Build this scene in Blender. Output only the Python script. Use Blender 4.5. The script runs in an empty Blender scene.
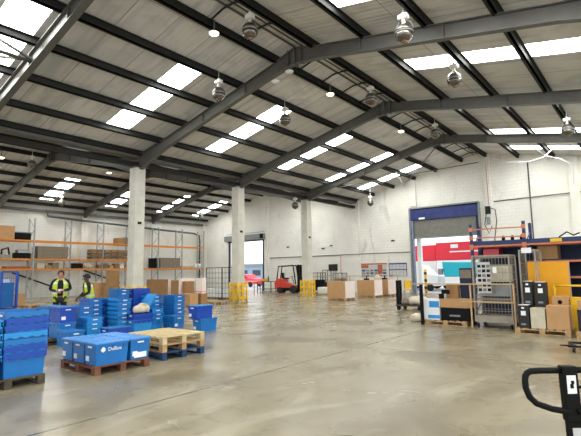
import bpy, bmesh, math, random
from mathutils import Vector, Matrix
random.seed(7)
SC = bpy.context.scene
COL = SC.collection
PI = math.pi

# ------------------------------------------------------------------ camera
F_PX, W_PX, H_PX = 449.5, 581.0, 436.0
yaw, pit, rol = math.radians(39.086), math.radians(6.917), math.radians(-0.916)
f0 = Vector((-math.sin(yaw), math.cos(yaw), 0)); r0 = Vector((math.cos(yaw), math.sin(yaw), 0)); u0 = Vector((0, 0, 1))
fw = f0*math.cos(pit) + u0*math.sin(pit); up = -f0*math.sin(pit) + u0*math.cos(pit)
rt = r0*math.cos(rol) + up*math.sin(rol); up2 = -r0*math.sin(rol) + up*math.cos(rol)
cd = bpy.data.cameras.new('camera'); cam = bpy.data.objects.new('camera', cd); COL.objects.link(cam)
cd.sensor_width = 36; cd.lens = F_PX/W_PX*36; cd.clip_start = 0.05; cd.clip_end = 500
M3 = Matrix((rt, up2, -fw)).transposed()
cam.matrix_world = Matrix.Translation((0, 0, 1.6)) @ M3.to_4x4()
SC.camera = cam

# ------------------------------------------------------------------ world / exposure
w = bpy.data.worlds.new('sky'); SC.world = w; w.use_nodes = True
bg = w.node_tree.nodes['Background']; bg.inputs[0].default_value = (0.93, 0.97, 1.0, 1); bg.inputs[1].default_value = 1.9
SC.view_settings.view_transform = 'Standard'; SC.view_settings.look = 'None'
SC.view_settings.exposure = 0.0; SC.view_settings.gamma = 1.0; SC.view_settings.use_curve_mapping = False
SKYLIGHT_E = 16.0

# ------------------------------------------------------------------ materials
def lin(c):
    if isinstance(c, str):
        c = [int(c[i:i+2], 16)/255 for i in (0, 2, 4)]
    return tuple(((x/12.92) if x <= 0.04045 else ((x+0.055)/1.055)**2.4) for x in c) + (1,)
def nmat(name):
    m = bpy.data.materials.new(name); m.use_nodes = True
    return m, m.node_tree.nodes, m.node_tree.links, m.node_tree.nodes['Principled BSDF']
def mat(name, col, rough=0.6, metal=0.0, var=0.12, scale=6.0, bump=0.0, spec=0.5):
    m, N, L, b = nmat(name); c = lin(col)
    b.inputs['Roughness'].default_value = rough; b.inputs['Metallic'].default_value = metal
    b.inputs['Specular IOR Level'].default_value = spec
    tc = N.new('ShaderNodeTexCoord'); no = N.new('ShaderNodeTexNoise'); no.inputs['Scale'].default_value = scale; no.inputs['Detail'].default_value = 5
    L.new(tc.outputs['Object'], no.inputs['Vector'])
    rp = N.new('ShaderNodeValToRGB'); rp.color_ramp.elements[0].position = .3; rp.color_ramp.elements[1].position = .7
    rp.color_ramp.elements[0].color = tuple(x*(1-var) for x in c[:3])+(1,); rp.color_ramp.elements[1].color = tuple(min(1, x*(1+var)) for x in c[:3])+(1,)
    L.new(no.outputs['Fac'], rp.inputs['Fac']); L.new(rp.outputs['Color'], b.inputs['Base Color'])
    if bump:
        bp = N.new('ShaderNodeBump'); bp.inputs['Strength'].default_value = bump; bp.inputs['Distance'].default_value = .01
        L.new(no.outputs['Fac'], bp.inputs['Height']); L.new(bp.outputs['Normal'], b.inputs['Normal'])
    return m
def emis(name, col, s):
    m, N, L, b = nmat(name); b.inputs['Base Color'].default_value = lin(col)
    b.inputs['Emission Color'].default_value = lin(col); b.inputs['Emission Strength'].default_value = s
    return m
def mix(N, L, a, b, fac, mode='MIX'):
    x = N.new('ShaderNodeMix'); x.data_type = 'RGBA'; x.blend_type = mode
    for s, v in (('A', a), ('B', b)):
        i = x.inputs[6 if s == 'A' else 7]
        if isinstance(v, tuple): i.default_value = v
        else: L.new(v, i)
    if isinstance(fac, (int, float)): x.inputs[0].default_value = fac
    else: L.new(fac, x.inputs[0])
    return x.outputs[2]
def ramp(N, L, src, p0, p1, c0=(0, 0, 0, 1), c1=(1, 1, 1, 1)):
    r = N.new('ShaderNodeValToRGB'); r.color_ramp.elements[0].position = p0; r.color_ramp.elements[1].position = p1
    r.color_ramp.elements[0].color = c0; r.color_ramp.elements[1].color = c1; L.new(src, r.inputs['Fac']); return r.outputs['Color']
def noise(N, L, vec, scale, detail=4, dist=0, sc=None):
    if sc:
        mp = N.new('ShaderNodeMapping'); mp.inputs['Scale'].default_value = sc; L.new(vec, mp.inputs['Vector']); vec = mp.outputs['Vector']
    n = N.new('ShaderNodeTexNoise'); n.inputs['Scale'].default_value = scale; n.inputs['Detail'].default_value = detail
    n.inputs['Distortion'].default_value = dist; L.new(vec, n.inputs['Vector']); return n.outputs['Fac']

def wall_mat(name, axis):
    m, N, L, b = nmat(name); tc = N.new('ShaderNodeTexCoord'); sp = N.new('ShaderNodeSeparateXYZ'); L.new(tc.outputs['Object'], sp.inputs[0])
    cb = N.new('ShaderNodeCombineXYZ'); L.new(sp.outputs[axis], cb.inputs[0]); L.new(sp.outputs[2], cb.inputs[1])
    br = N.new('ShaderNodeTexBrick'); L.new(cb.outputs[0], br.inputs['Vector']); br.inputs['Scale'].default_value = 1.0
    br.inputs['Brick Width'].default_value = .45; br.inputs['Row Height'].default_value = .225; br.inputs['Mortar Size'].default_value = .012
    br.inputs['Mortar Smooth'].default_value = .5
    br.inputs['Color1'].default_value = lin('efede5'); br.inputs['Color2'].default_value = lin('f4f2eb'); br.inputs['Mortar'].default_value = lin('dfdcd2')
    st = noise(N, L, tc.outputs['Object'], 1.3, 6, .6, (1, 1, .35)); big = noise(N, L, tc.outputs['Object'], .28, 3)
    c = mix(N, L, br.outputs['Color'], lin('b3ad9d'), ramp(N, L, st, .58, .85), 'MIX')
    c = mix(N, L, c, lin('dcd9cf'), ramp(N, L, big, .4, .7))
    L.new(c, b.inputs['Base Color']); b.inputs['Roughness'].default_value = .75
    bp = N.new('ShaderNodeBump'); bp.inputs['Strength'].default_value = .3; bp.inputs['Distance'].default_value = .01; L.new(br.outputs['Fac'], bp.inputs['Height']); bp.invert = True
    L.new(bp.outputs['Normal'], b.inputs['Normal']); return m
def floor_mat():
    m, N, L, b = nmat('concrete_floor'); tc = N.new('ShaderNodeTexCoord'); o = tc.outputs['Object']
    a = noise(N, L, o, .35, 6, 1.2); c2 = noise(N, L, o, .75, 5, .5); fine = noise(N, L, o, 5, 5); st = noise(N, L, o, .9, 5, 2.0, (1, .35, 1))
    c = mix(N, L, lin('867b63'), lin('a1967c'), ramp(N, L, a, .35, .65))
    c = mix(N, L, c, lin('71664e'), ramp(N, L, c2, .45, .72))
    c = mix(N, L, c, lin('b5ac97'), ramp(N, L, st, .58, .8))
    c = mix(N, L, c, lin('6e634b'), ramp(N, L, fine, .55, .9))
    sp = N.new('ShaderNodeSeparateXYZ'); L.new(o, sp.inputs[0])
    def mth(op, a, b_):
        q = N.new('ShaderNodeMath'); q.operation = op
        for k, v in enumerate((a, b_)):
            if isinstance(v, (int, float)): q.inputs[k].default_value = v
            else: L.new(v, q.inputs[k])
        return q.outputs[0]
    for ax, off, hp_ in ((0, 5.1, 3.25), (1, -8.65, 6.5)):       # saw-cut joints every 6.5 m
        g = mth('PINGPONG', mth('ADD', sp.outputs[ax], off+65.0), hp_)
        c = mix(N, L, lin('5a523f'), c, ramp(N, L, g, .010, .030))
    L.new(c, b.inputs['Base Color'])
    rr = N.new('ShaderNodeMapRange'); L.new(c2, rr.inputs[0]); rr.inputs[1].default_value = .3; rr.inputs[2].default_value = .7; rr.inputs[3].default_value = .2; rr.inputs[4].default_value = .32
    L.new(rr.outputs[0], b.inputs['Roughness']); b.inputs['Specular IOR Level'].default_value = .45
    bp = N.new('ShaderNodeBump'); bp.inputs['Strength'].default_value = .02; bp.inputs['Distance'].default_value = .01; L.new(c2, bp.inputs['Height']); L.new(bp.outputs['Normal'], b.inputs['Normal'])
    return m
def liner_mat():
    m, N, L, b = nmat('roof_liner'); tc = N.new('ShaderNodeTexCoord'); o = tc.outputs['Object']
    sp = N.new('ShaderNodeSeparateXYZ'); L.new(o, sp.inputs[0]); cb = N.new('ShaderNodeCombineXYZ'); L.new(sp.outputs[1], cb.inputs[0]); L.new(sp.outputs[0], cb.inputs[1])
    br = N.new('ShaderNodeTexBrick'); L.new(cb.outputs[0], br.inputs['Vector']); br.inputs['Scale'].default_value = 1.0; br.inputs['Brick Width'].default_value = 1.27; br.inputs['Row Height'].default_value = 5.1
    br.offset = .5; br.inputs['Mortar Size'].default_value = .014; br.inputs['Color1'].default_value = lin('c9c8c5'); br.inputs['Color2'].default_value = lin('dedcd8'); br.inputs['Mortar'].default_value = lin('8a877e')
    st = noise(N, L, o, 1.0, 5, 0, (.25, 3.0, 1)); pt = noise(N, L, o, .8, 4, 1)
    c = mix(N, L, br.outputs['Color'], lin('a6a6a6'), ramp(N, L, st, .5, .8)); c = mix(N, L, c, lin('b2b2b4'), ramp(N, L, pt, .5, .75))
    L.new(c, b.inputs['Base Color']); b.inputs['Roughness'].default_value = .5
    wv = N.new('ShaderNodeTexWave'); wv.wave_type = 'BANDS'; wv.bands_direction = 'Y'; wv.inputs['Scale'].default_value = 1.6; L.new(o, wv.inputs['Vector'])
    bp = N.new('ShaderNodeBump'); bp.inputs['Strength'].default_value = .25; bp.inputs['Distance'].default_value = .03; L.new(wv.outputs['Fac'], bp.inputs['Height']); L.new(bp.outputs['Normal'], b.inputs['Normal'])
    return m
def sky_mat():
    m, N, L, b = nmat('rooflight_sheet'); tc = N.new('ShaderNodeTexCoord'); n = noise(N, L, tc.outputs['Object'], 2, 5, 0, (.2, 6, 1))
    c = ramp(N, L, n, .3, .7, lin('e9efe9'), lin('ffffff')); L.new(c, b.inputs['Base Color']); L.new(c, b.inputs['Emission Color']); b.inputs['Emission Strength'].default_value = SKYLIGHT_E
    return m
def wire_mat(name, col, cell, wire):
    m = mat(name, col, .4, .7); return m
M = dict(guidegrey=mat('guide_blue_grey', '76849c', .4), lampmetal=mat('lamp_reflector_metal', '6e6a64', .3, .8, .2, 6), 
    wall_x=wall_mat('painted_block_gable', 0), wall_y=wall_mat('painted_block_side', 1), floor=floor_mat(), liner=liner_mat(), sky=sky_mat(),
    concrete_col=mat('painted_column', 'cfccc0', .7, var=.08, scale=3, bump=.2), rafter=mat('grey_steel_paint', '605f5a', .45, .2, .1, 3), dark_steel=mat('dark_steel_paint', '2a2a28', .65, .0, .2, 3, spec=.25),
    galv=mat('galvanised_steel', 'a9adae', .4, .6), black=mat('black_paint', '0b0b0c', .55, spec=.18), rubber=mat('black_rubber', '19191a', .8), chrome=mat('lamp_aluminium', '7b756d', .25, .9, .3, 10),
    lampwhite=mat('lamp_white', 'f2f0ea', .5, var=.03), bulb=mat('lamp_glass', '8d6a4c', .15, .3), orange=mat('orange_beam', 'e08a30', .5), rackorange=mat('orange_red_beam', 'd27a58', .5), rackblue=mat('rack_blue', '17305c', .45),
    navy=mat('navy_panel', '102242', .6), yellow=mat('safety_yellow', 'f0c020', .5, var=.06), board_y=mat('amber_board', 'f0a812', .55, var=.03), wood=mat('pallet_wood', 'b4946a', .8, var=.25, scale=9, bump=.3), paleboard=mat('weathered_wood', 'cdb88a', .8, var=.18, scale=9, bump=.3),
    redwood=mat('red_stained_wood', '734835', .8, var=.3, scale=9, bump=.3), darkwood=mat('dark_wood', '55493a', .85, var=.3, scale=9), bluewood=mat('blue_pallet_wood', '1c3c62', .75, var=.25, scale=9),
    card=mat('cardboard', 'bf9466', .8, var=.07, scale=4), card2=mat('brown_cardboard', 'a07a50', .8, var=.1, scale=4), pale=mat('pale_pinkish', 'f1e2d9', .7, var=.03), greycard=mat('grey_brown_wrap', '857868', .7, var=.15), tape=mat('packing_tape', 'cdb083', .3),
    blue=mat('blue_plastic', '1a72bc', .38, var=.1, scale=5), teal=mat('light_blue_plastic', '2590d8', .38, var=.1, scale=5), deep=mat('deep_blue_plastic', '1546ac', .38, var=.1, scale=5), lid=mat('lid_blue_plastic', '4a9ae4', .32, var=.1, scale=5),
    white=mat('white_paint', 'eceeee', .5, var=.03), label=mat('white_label', 'f1f3f3', .5, var=.04), grey=mat('grey_metal', '8b8f90', .45, .4), shutter=mat('shutter_grey', '7c7c75', .5, .3), tarp=mat('blue_header_sheet', '1b2c6e', .4, var=.3, scale=3, bump=.8),
    red=mat('red_paint', 'c8321c', .35), lorryred=mat('lorry_red', 'e32b40', .3, var=.04), cyan=mat('cyan_paint', '18bcd2', .3, var=.05), glass=mat('dark_glass', '2a3138', .08), asphalt=mat('yard_asphalt', 'bfc0c0', .85, var=.1), building=mat('distant_grey_cladding', '8fa3b8', .7),
    beige=mat('beige_case', 'c6bfa8', .6), tan=mat('tan_rail', 'c9a678', .6), cagetan=mat('worn_cage_metal', 'a0988a', .5, .3), hivis=mat('hi_vis_yellow', 'c4da3a', .6, var=.06), reflect=mat('reflective_tape', 'd8dcdc', .3, .3), cloth=mat('dark_cloth', '16181d', .85), trousers=mat('dark_trousers', '22242a', .85),
    skin=mat('skin', 'b5836a', .6, var=.05), skin2=mat('dark_skin', '5a3c2e', .6, var=.05), hair=mat('dark_hair', '2a1d16', .7), beanie=mat('dark_beanie', '23242a', .9), sack=mat('white_sack', 'cfc4ae', .6, var=.1, bump=.4), sackyellow=mat('yellow_print', 'f2c23a', .6), pink=mat('pink_print', 'ef9aae', .6),
    bluesteel=mat('blue_cage_paint', '1a56b4', .4), green=mat('green_plastic', '2f7a4f', .5), notice=mat('notice_sheet', 'c3c3c4', .6), noticeblue=mat('notice_blue', '2b3f7a', .6), noticered=mat('notice_red', 'b0583c', .6), pipe=mat('dark_pipe', '55565a', .5), lightspot=emis('lit_led', 'ffe6bd', 9), disc=mat('sensor_white', 'e9e9e5', .4), stripe=mat('black_stripe', '121316', .5), redcard=mat('red_brown_carton', 'a0543c', .7), skyglow=mat('van_white_glare', 'f6f8f8', .3, var=.02))

# ------------------------------------------------------------------ mesh builder
class MB:
    def __init__(s): s.bm = bmesh.new(); s.mats = []
    def mi(s, m):
        if m not in s.mats: s.mats.append(m)
        return s.mats.index(m)
    def poly(s, vs, faces, m=None, T=None):
        i = s.mi(m); bv = [s.bm.verts.new(T @ Vector(v) if T else v) for v in vs]
        for f in faces:
            try: fc = s.bm.faces.new([bv[k] for k in f]); fc.material_index = i
            except ValueError: pass
        return s
    def box(s, x0, x1, y0, y1, z0, z1, m=None, T=None):
        s.poly([(x0,y0,z0),(x1,y0,z0),(x1,y1,z0),(x0,y1,z0),(x0,y0,z1),(x1,y0,z1),(x1,y1,z1),(x0,y1,z1)], [(3,2,1,0),(4,5,6,7),(0,1,5,4),(1,2,6,5),(2,3,7,6),(3,0,4,7)], m, T); return s
    def bar(s, a, b, w, h, m=None, up=(0, 0, 1)):
        a = Vector(a); b = Vector(b); d = (b-a); L = d.length; d.normalize(); U = Vector(up)
        if abs(d.dot(U)) > .99: U = Vector((0, 1, 0))
        r = d.cross(U).normalized(); U = r.cross(d)
        T = Matrix((d, r, U)).transposed().to_4x4(); T.translation = a
        return s.box(0, L, -w/2, w/2, -h/2, h/2, m, T)
    def tube(s, pts, r, m=None, n=8):
        i = s.mi(m); pts = [Vector(p) for p in pts]; rings = []; px_ = None
        for k, p in enumerate(pts):
            d = (pts[min(k+1, len(pts)-1)] - pts[max(k-1, 0)]).normalized(); U = Vector((0, 0, 1)) if abs(d.z) < .9 else Vector((1, 0, 0))
            x = d.cross(U).normalized() if px_ is None else (px_ - d*px_.dot(d)).normalized()
            px_ = x; y = x.cross(d)
            rr = r[k] if isinstance(r, (list, tuple)) else r
            rings.append([s.bm.verts.new(p + x*math.cos(2*PI*j/n)*rr + y*math.sin(2*PI*j/n)*rr) for j in range(n)])
        for A, B in zip(rings, rings[1:]):
            for j in range(n):
                f = s.bm.faces.new((A[j], A[(j+1) % n], B[(j+1) % n], B[j])); f.material_index = i; f.smooth = True
        for R in (rings[0][::-1], rings[-1]): s.bm.faces.new(R).material_index = i
        return s
    def lathe(s, prof, c=(0, 0, 0), n=20, m=None, axis='z'):
        i = s.mi(m); c = Vector(c); rings = []
        for r, z in prof:
            ring = []
            for j in range(n):
                a = 2*PI*j/n; v = Vector((r*math.cos(a), r*math.sin(a), z))
                if axis == 'x': v = Vector((v.z, v.x, v.y))
                if axis == 'y': v = Vector((v.x, v.z, v.y))
                ring.append(s.bm.verts.new(c+v))
            rings.append(ring)
        for A, B in zip(rings, rings[1:]):
            for j in range(n):
                f = s.bm.faces.new((A[j], A[(j+1) % n], B[(j+1) % n], B[j])); f.material_index = i; f.smooth = True
        for R in (rings[0][::-1], rings[-1]):
            try: s.bm.faces.new(R).material_index = i
            except ValueError: pass
        return s
    def prism(s, prof, y0, y1, m=None, T=None):   # profile in XZ extruded along Y
        n = len(prof); vs = [(x, y0, z) for x, z in prof] + [(x, y1, z) for x, z in prof]
        fs = [tuple(range(n))[::-1], tuple(range(n, 2*n))] + [(k, (k+1) % n, n+(k+1) % n, n+k) for k in range(n)]
        s.poly(vs, fs, m, T); return s
    def mesh(s, name):
        bmesh.ops.recalc_face_normals(s.bm, faces=s.bm.faces[:])
        me = bpy.data.meshes.new(name); s.bm.to_mesh(me); s.bm.free()
        for m in s.mats: me.materials.append(m)
        return me
    def build(s, name, parent=None, loc=(0, 0, 0), rz=0, bevel=0):
        o = bpy.data.objects.new(name, s.mesh(name)); COL.objects.link(o); o.location = loc; o.rotation_euler[2] = rz
        if parent: o.parent = parent
        if bevel:
            b = o.modifiers.new('bevel', 'BEVEL'); b.width = bevel; b.segments = 2; b.limit_method = 'ANGLE'
        return o
def tag(o, label=None, cat=None, group=None, kind=None):
    for k, v in (('label', label), ('category', cat), ('group', group), ('kind', kind)):
        if v: o[k] = v
    return o
def thing(name, label, cat, loc=(0, 0, 0), rz=0, group=None):
    o = bpy.data.objects.new(name, None); COL.objects.link(o); o.location = loc; o.rotation_euler[2] = rz; o.empty_display_size = .2
    return tag(o, label, cat, group)
KIDS = {}
def kids(o): return [c for c in COL.objects if c.parent == o]
def dup(src, loc=None, rz=None, label=None, group=None, swap=None, parent=None):
    if src.name not in KIDS: KIDS[src.name] = kids(src)
    c = src.copy(); COL.objects.link(c)
    if parent: c.parent = parent
    if loc is not None: c.location = loc
    if rz is not None: c.rotation_euler[2] = rz
    if label: c['label'] = label
    if group: c['group'] = group
    if swap and c.type == 'MESH':
        for sl in c.material_slots:
            if sl.material in swap:
                mm = sl.material; sl.link = 'OBJECT'; sl.material = swap[mm]
    for k in KIDS[src.name]: dup(k, swap=swap, parent=c)
    return c
def struct(o): o['kind'] = 'structure'; return o
def text_mesh(body, size, m):
    cu = bpy.data.curves.new('t', 'FONT'); cu.body = body; cu.size = size; cu.extrude = .001; cu.align_x = 'CENTER'; cu.align_y = 'CENTER'
    o = bpy.data.objects.new('t', cu); COL.objects.link(o); dg = bpy.context.evaluated_depsgraph_get(); dg.update()
    me = bpy.data.meshes.new_from_object(o.evaluated_get(dg)); bpy.data.objects.remove(o); me.materials.clear(); me.materials.append(m); return me
ORD = ['', 'bottom', 'second', 'third', 'fourth', 'fifth', 'sixth', 'seventh', 'eighth']
def nth(k, n): return 'topmost' if k == n-1 else ('bottom one' if k == 0 else ORD[k+1] + ' up')

# ------------------------------------------------------------------ building shell
XL, XV, XRR = -36.85, -18.5, 0.9          # left wall, valley line, right eave
YB, YW = -6.5, 31.0
XA, XB = -9.0, -27.7                      # ridges
mL, mR = .224, .195
def zc(x):      # rafter centre height
    if x > XV: return 8.95 - (mL*(XA-x) if x < XA else mR*(x-XA))
    return 8.78 - (.224*(XB-x) if x < XB else .224*(x-XB))
def zr(x): return zc(x) + .42             # roof liner underside

# floor
fl = MB().box(XL-.3, 10, -12, YW+.2, -.3, 0, M['floor']).build('floor'); struct(fl)
yard = MB().box(-70, 30, YW+.2, 90, -.35, -.05, M['asphalt']).build('floor_yard'); struct(yard)

# gable wall with two door openings
DL = (-33.0, -28.45, 4.75); DR = (-13.85, -8.95, 6.1)
wb = MB()
def gable(x0, x1, z0=0.0):
    bps = sorted({x0, x1} | {x for x in (XB, XV, XA) if x0 < x < x1})
    for a, b in zip(bps, bps[1:]):
        wb.prism([(a, z0), (b, z0), (b, zr(b-1e-6 if b == XV else b)+.05), (a, zr(a+1e-6 if a == XV else a)+.05)], YW, YW+.22, M['wall_x'])
gable(XL, DL[0]); gable(DL[0], DL[1], DL[2]); gable(DL[1], DR[0]); gable(DR[0], DR[1], DR[2]); gable(DR[1], 8)
struct(wb.build('wall_end'))
struct(MB().box(XL-.22, XL, YB, YW+.22, 0, zr(XL)+.05, M['wall_y']).build('wall_left'))
pil = MB()
for x0, x1 in ((-28.25, -27.8), (-18.72, -18.1), (-13.75, -13.3), (-8.5, -8.12), (-3.7, -3.2)):
    z0 = 6.25 if x0 == -13.75 else 0
    pil.box(x0, x1, YW-.18, YW, z0, zr((x0+x1)/2)-.05, M['wall_x'])
struct(pil.build('trim_1'))
pil = MB()
for y in (11.5, 18, 24.5): pil.box(XL, XL+.25, y-.25, y+.25, 0, 6.4, M['wall_y'])
pil.box(XL, XL+.3, YW-.5, YW, 0, 6.6, M['wall_y'])
struct(pil.build('trim_2'))

# roof with rooflights
SKY_Y = [(-.9, .1), (3.8, 4.8), (8.9, 9.9), (14.0, 15.0), (19.2, 20.2), (24.2, 25.2), (28.3, 29.2)]
roof = MB(); SKYS = []
def slope(xa, xb, s0, s1, first):
    cuts = [YB] + [v for p in SKY_Y[first:] for v in p] + [YW+.1]
    for k in range(len(cuts)-1):
        y0, y1 = cuts[k], cuts[k+1]
        segs = [(xa, xb)] if k % 2 == 0 else [(xa, s0), (s1, xb)]
        for a, b in segs:
            if b-a > .01:
                e = 1e-4; za, zb = zr(a+e), zr(b-e)
                roof.prism([(a, za), (b, zb), (b, zb+.06), (a, za+.06)], y0, y1, M['liner'])
        if k % 2:
            SKYS.append((s0, s1, y0, y1))
slope(XV, XA, -16.65, -11.75, 0); slope(XA, XRR, -6.25, -.6, 0); slope(XL, XB, -35.7, -31.35, 1); slope(XB, XV, -24.2, -19.8, 1)
struct(roof.build('ceiling'))
BAYN = ['behind the nearest frame', 'before the first big frame', 'just in front of the frame with the first column', 'in the first bay beyond the first column', 'before the third frame', 'beyond the third column frame', 'closest to the end wall']
SLN = {-16.65: 'left slope of the main bay', -6.25: 'right slope of the main bay', -35.7: 'outer slope over the racking aisle', -24.2: 'inner slope over the racking aisle'}
ORDB = {-.9: 'first', 3.8: 'second', 8.9: 'third', 14.0: 'fourth', 19.2: 'fifth', 24.2: 'sixth', 28.3: 'seventh'}
for s0, s1, y0, y1 in SKYS:
    if y0 < 3 and s0 != -6.25: continue
    if s0 == -24.2: pass
    e = 1e-3; za, zb = zr(s0+e), zr(s1-e)
    back = {3.8: 'nearest the viewer', 8.9: 'second one in', 14.0: 'third one in', 19.2: 'fourth one in', 24.2: 'second from the end wall', 28.3: 'beside the end wall', -.9: 'first at the near end'}[y0]
    t = thing('skylight', f'translucent white rooflight on {SLN[s0]}, {back}', 'skylight', ((s0+s1)/2, (y0+y1)/2, (za+zb)/2))
    cx_, cz = (s0+s1)/2, (za+zb)/2
    n = 3
    for k in range(n):
        a = s0+(s1-s0)*k/n; b = s0+(s1-s0)*(k+1)/n; pa = za+(zb-za)*k/n; pb = za+(zb-za)*(k+1)/n
        q = MB().prism([(a-cx_, pa-cz+.012), (b-cx_, pb-cz+.012), (b-cx_, pb-cz+.032), (a-cx_, pa-cz+.032)], -(y1-y0)/2, (y1-y0)/2, M['sky']).build('translucent_sheet', t)

# purlins
def purlin(x, label):
    z1 = zr(x) - .005
    h = .21
    q = MB().box(-.035, .035, YB, YW, -h, 0, M['dark_steel']).box(-.035, .11, YB, YW, -.02, 0, M['dark_steel']).box(-.11, .035, YB, YW, -h, -h+.02, M['dark_steel'])
    o = q.build('roof_purlin', None, (x, 0, z1)); tag(o, label, 'roof beam', 'roof purlins')
LP = [-9.85, -11.68, -13.3, -15.02, -16.72, -18.2]
for k, x in enumerate(LP): purlin(x, f'dark steel purlin on left slope of the main roof, {["first","second","third","fourth","fifth","sixth"][k]} below the ridge')
for k, x in enumerate([-8.25, -6.33, -4.38, -2.58, -.7]): purlin(x, f'dark steel purlin on right slope of the main roof, {["first","second","third","fourth","fifth"][k]} below the ridge')
for k, x in enumerate([-28.5, -30.1, -31.7, -33.3, -34.9, -36.4]): purlin(x, f'dark purlin above the racking on outer slope, {["first","second","third","fourth","fifth","sixth"][k]} below its ridge')
for k, x in enumerate([-26.9, -25.2, -23.5, -21.8, -20.1]): purlin(x, f'dark purlin on inner slope of the racking bay, {["first","second","third","fourth","fifth"][k]} below its ridge')

# portal frames : each rafter pair a thing
def ibeam(mb, ax, az, bx, bz, d0, d1, fl_w, m):     # I section in the XZ plane, web depth d0 -> d1
    def P(x, z, o): return (x, z+o)
    t = .025
    mb.prism([(ax, az-d0/2), (bx, bz-d1/2), (bx, bz+d1/2), (ax, az+d0/2)], -.012, .012, m)
    for s in (-1, 1):
        mb.prism([(ax, az+s*d0/2-t/2), (bx, bz+s*d1/2-t/2), (bx, bz+s*d1/2+t/2), (ax, az+s*d0/2+t/2)], -fl_w/2, fl_w/2, m)
def frame(y, xs, xa, xe, label, names=('left_rafter', 'right_rafter')):
    t = thing('portal_frame', label, 'roof frame', (xa, y, 0)); m = M['rafter']
    for side, x_end in ((0, xs), (1, xe)):
        sg = 1 if x_end > xa else -1
        mb = MB(); zE = zc(x_end + (-sg)*1e-3); xk = x_end - sg*2.2; zk = zc(xk)
        ibeam(mb, 0+sg*.0, zc(xa)-.0, sg*1.0+0, zc(xa+sg*1.0), .56, .42, .2, m)
        ibeam(mb, sg*1.0, zc(xa+sg*1.0), xk-xa, zk, .42, .42, .2, m)
        ibeam(mb, xk-xa, zk, x_end-xa, zE-.06, .42, .74, .2, m)
        mb.build(names[side], t)
        for f_ in (.33, .66):
            xx = xa+(xk-xa)*f_
            MB().prism([(xx-xa-.012, zc(xx)-.2), (xx-xa+.012, zc(xx)-.2), (xx-xa+.012, zc(xx)+.2), (xx-xa-.012, zc(xx)+.2)], -.09, .09, m).build('splice_plate', t)
    MB().box(-.03, .03, -.12, .12, zc(xa)-.36, zc(xa)+.3, m).box(-.3, -.27, -.1, .1, zc(xa)-.36, zc(xa)+.26, m).box(.27, .3, -.1, .1, zc(xa)-.36, zc(xa)+.26, m).build('apex_plate', t)
FR = [(-1.5, 'over the viewer'), (5.0, 'nearest the viewer'), (11.5, 'landing on the nearest column'), (18.0, 'landing on the middle column'), (24.5, 'landing on the column by the forklift')]
for y, d in FR:
    frame(y, XV+.05, XA, XRR, f'grey steel roof frame of the main bay, {d}')
    frame(y, XL, XB, XV-.05, f'grey steel roof frame over the racking bay, {d}')

# columns
for y, d in ((5.0, None), (11.5, 'nearest white column, rising behind the blue crates'), (18.0, 'middle white column in front of the left loading door'), (24.5, 'farthest white column, beside the red forklift')):
    if d is None:
        d = 'white column outside the view at left'
        continue
    o = MB().box(-.26, .26, -.26, .26, 0, 6.54, M['concrete_col']).box(-.33, .33, -.33, .33, 0, .06, M['concrete_col'])
    t = thing('column', d, 'column', (XV, y, 0)); o.build('shaft', t, bevel=.02)
    MB().box(-.3, .3, -.3, .3, 6.54, 6.6, M['rafter']).build('cap_plate', t)
    MB().box(.261, .268, -.1, .1, 3.9, 4.02, M['black']).build('number_plate', t)
# valley girder and gutter
g = MB().box(XV-.12, XV+.12, YB, YW, 6.605, 6.8, M['dark_steel']); tag(g.build('valley_beam'), 'dark steel valley beam running along the column tops', 'beam')
g = MB().prism([(XV-.3, 7.16), (XV-.22, 6.98), (XV+.22, 6.98), (XV+.3, 7.16), (XV+.28, 7.16), (XV+.2, 7.0), (XV-.2, 7.0), (XV-.28, 7.16)], YB, YW, M['rafter']); tag(g.build('valley_gutter'), 'grey steel valley gutter between the two roofs', 'gutter')
g = MB().prism([(XL+.02, 6.55), (XL+.3, 6.55), (XL+.3, 6.75), (XL+.02, 6.75)], YB, YW-.5, M['rafter']); tag(g.build('eaves_beam'), 'grey eaves beam along top of the left side wall', 'beam')

# ridge cable tray with cross struts
t = thing('cable_tray', 'thin twin rail tray hanging under the main ridge with cross struts', 'cable tray', (XA, 0, 0))
for dx in (-.13, .13): MB().bar((dx+.05, YB, 9.325), (dx+.05, YW, 9.325), .05, .05, M['rafter']).build('rail', t)
y = 4.0
while y < 30.5:
    if min(abs(y-f) for f, _ in FR) > .5:
        MB().tube([(-.82, y, 9.1), (-.2, y, 9.27), (.3, y, 9.27), (.72, y, 9.1)], .03, M['dark_steel'], 6).build('strut', t)
    y += 1.45
# wind bracing left of the nearest frame
t = thing('roof_brace', 'light grey strut bracing between nearest roof frames at top left', 'roof brace', (-13.7, 5, 0))
MB().tube([(0, -.1, 7.85), (0, -6.4, 7.85)], .06, M['rafter']).build('strut', t)
MB().bar((0, 0, 7.9), (2.6, -6.4, 8.5), .06, .06, M['rafter']).build('diagonal', t)
MB().bar((0, 0, 7.9), (-2.6, -6.4, 7.3), .06, .06, M['rafter']).build('diagonal', t)
# far bracing near the end wall
t = thing('roof_brace', 'slim crossed steel rods bracing the roof next to the end wall', 'roof brace', (-13, 27.8, 0))
MB().tube([(3.8, -3.2, 8.6), (-1.2, 3.1, 7.85)], .03, M['rafter'], 6).build('rod', t)
MB().tube([(4.2, 3.1, 8.75), (-3.0, -3.2, 7.1)], .03, M['rafter'], 6).build('rod', t)
MB().tube([(-1.2, 3.1, 7.85), (.2, -1, 8.0)], .045, M['white'], 6).build('rod', t)

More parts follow.
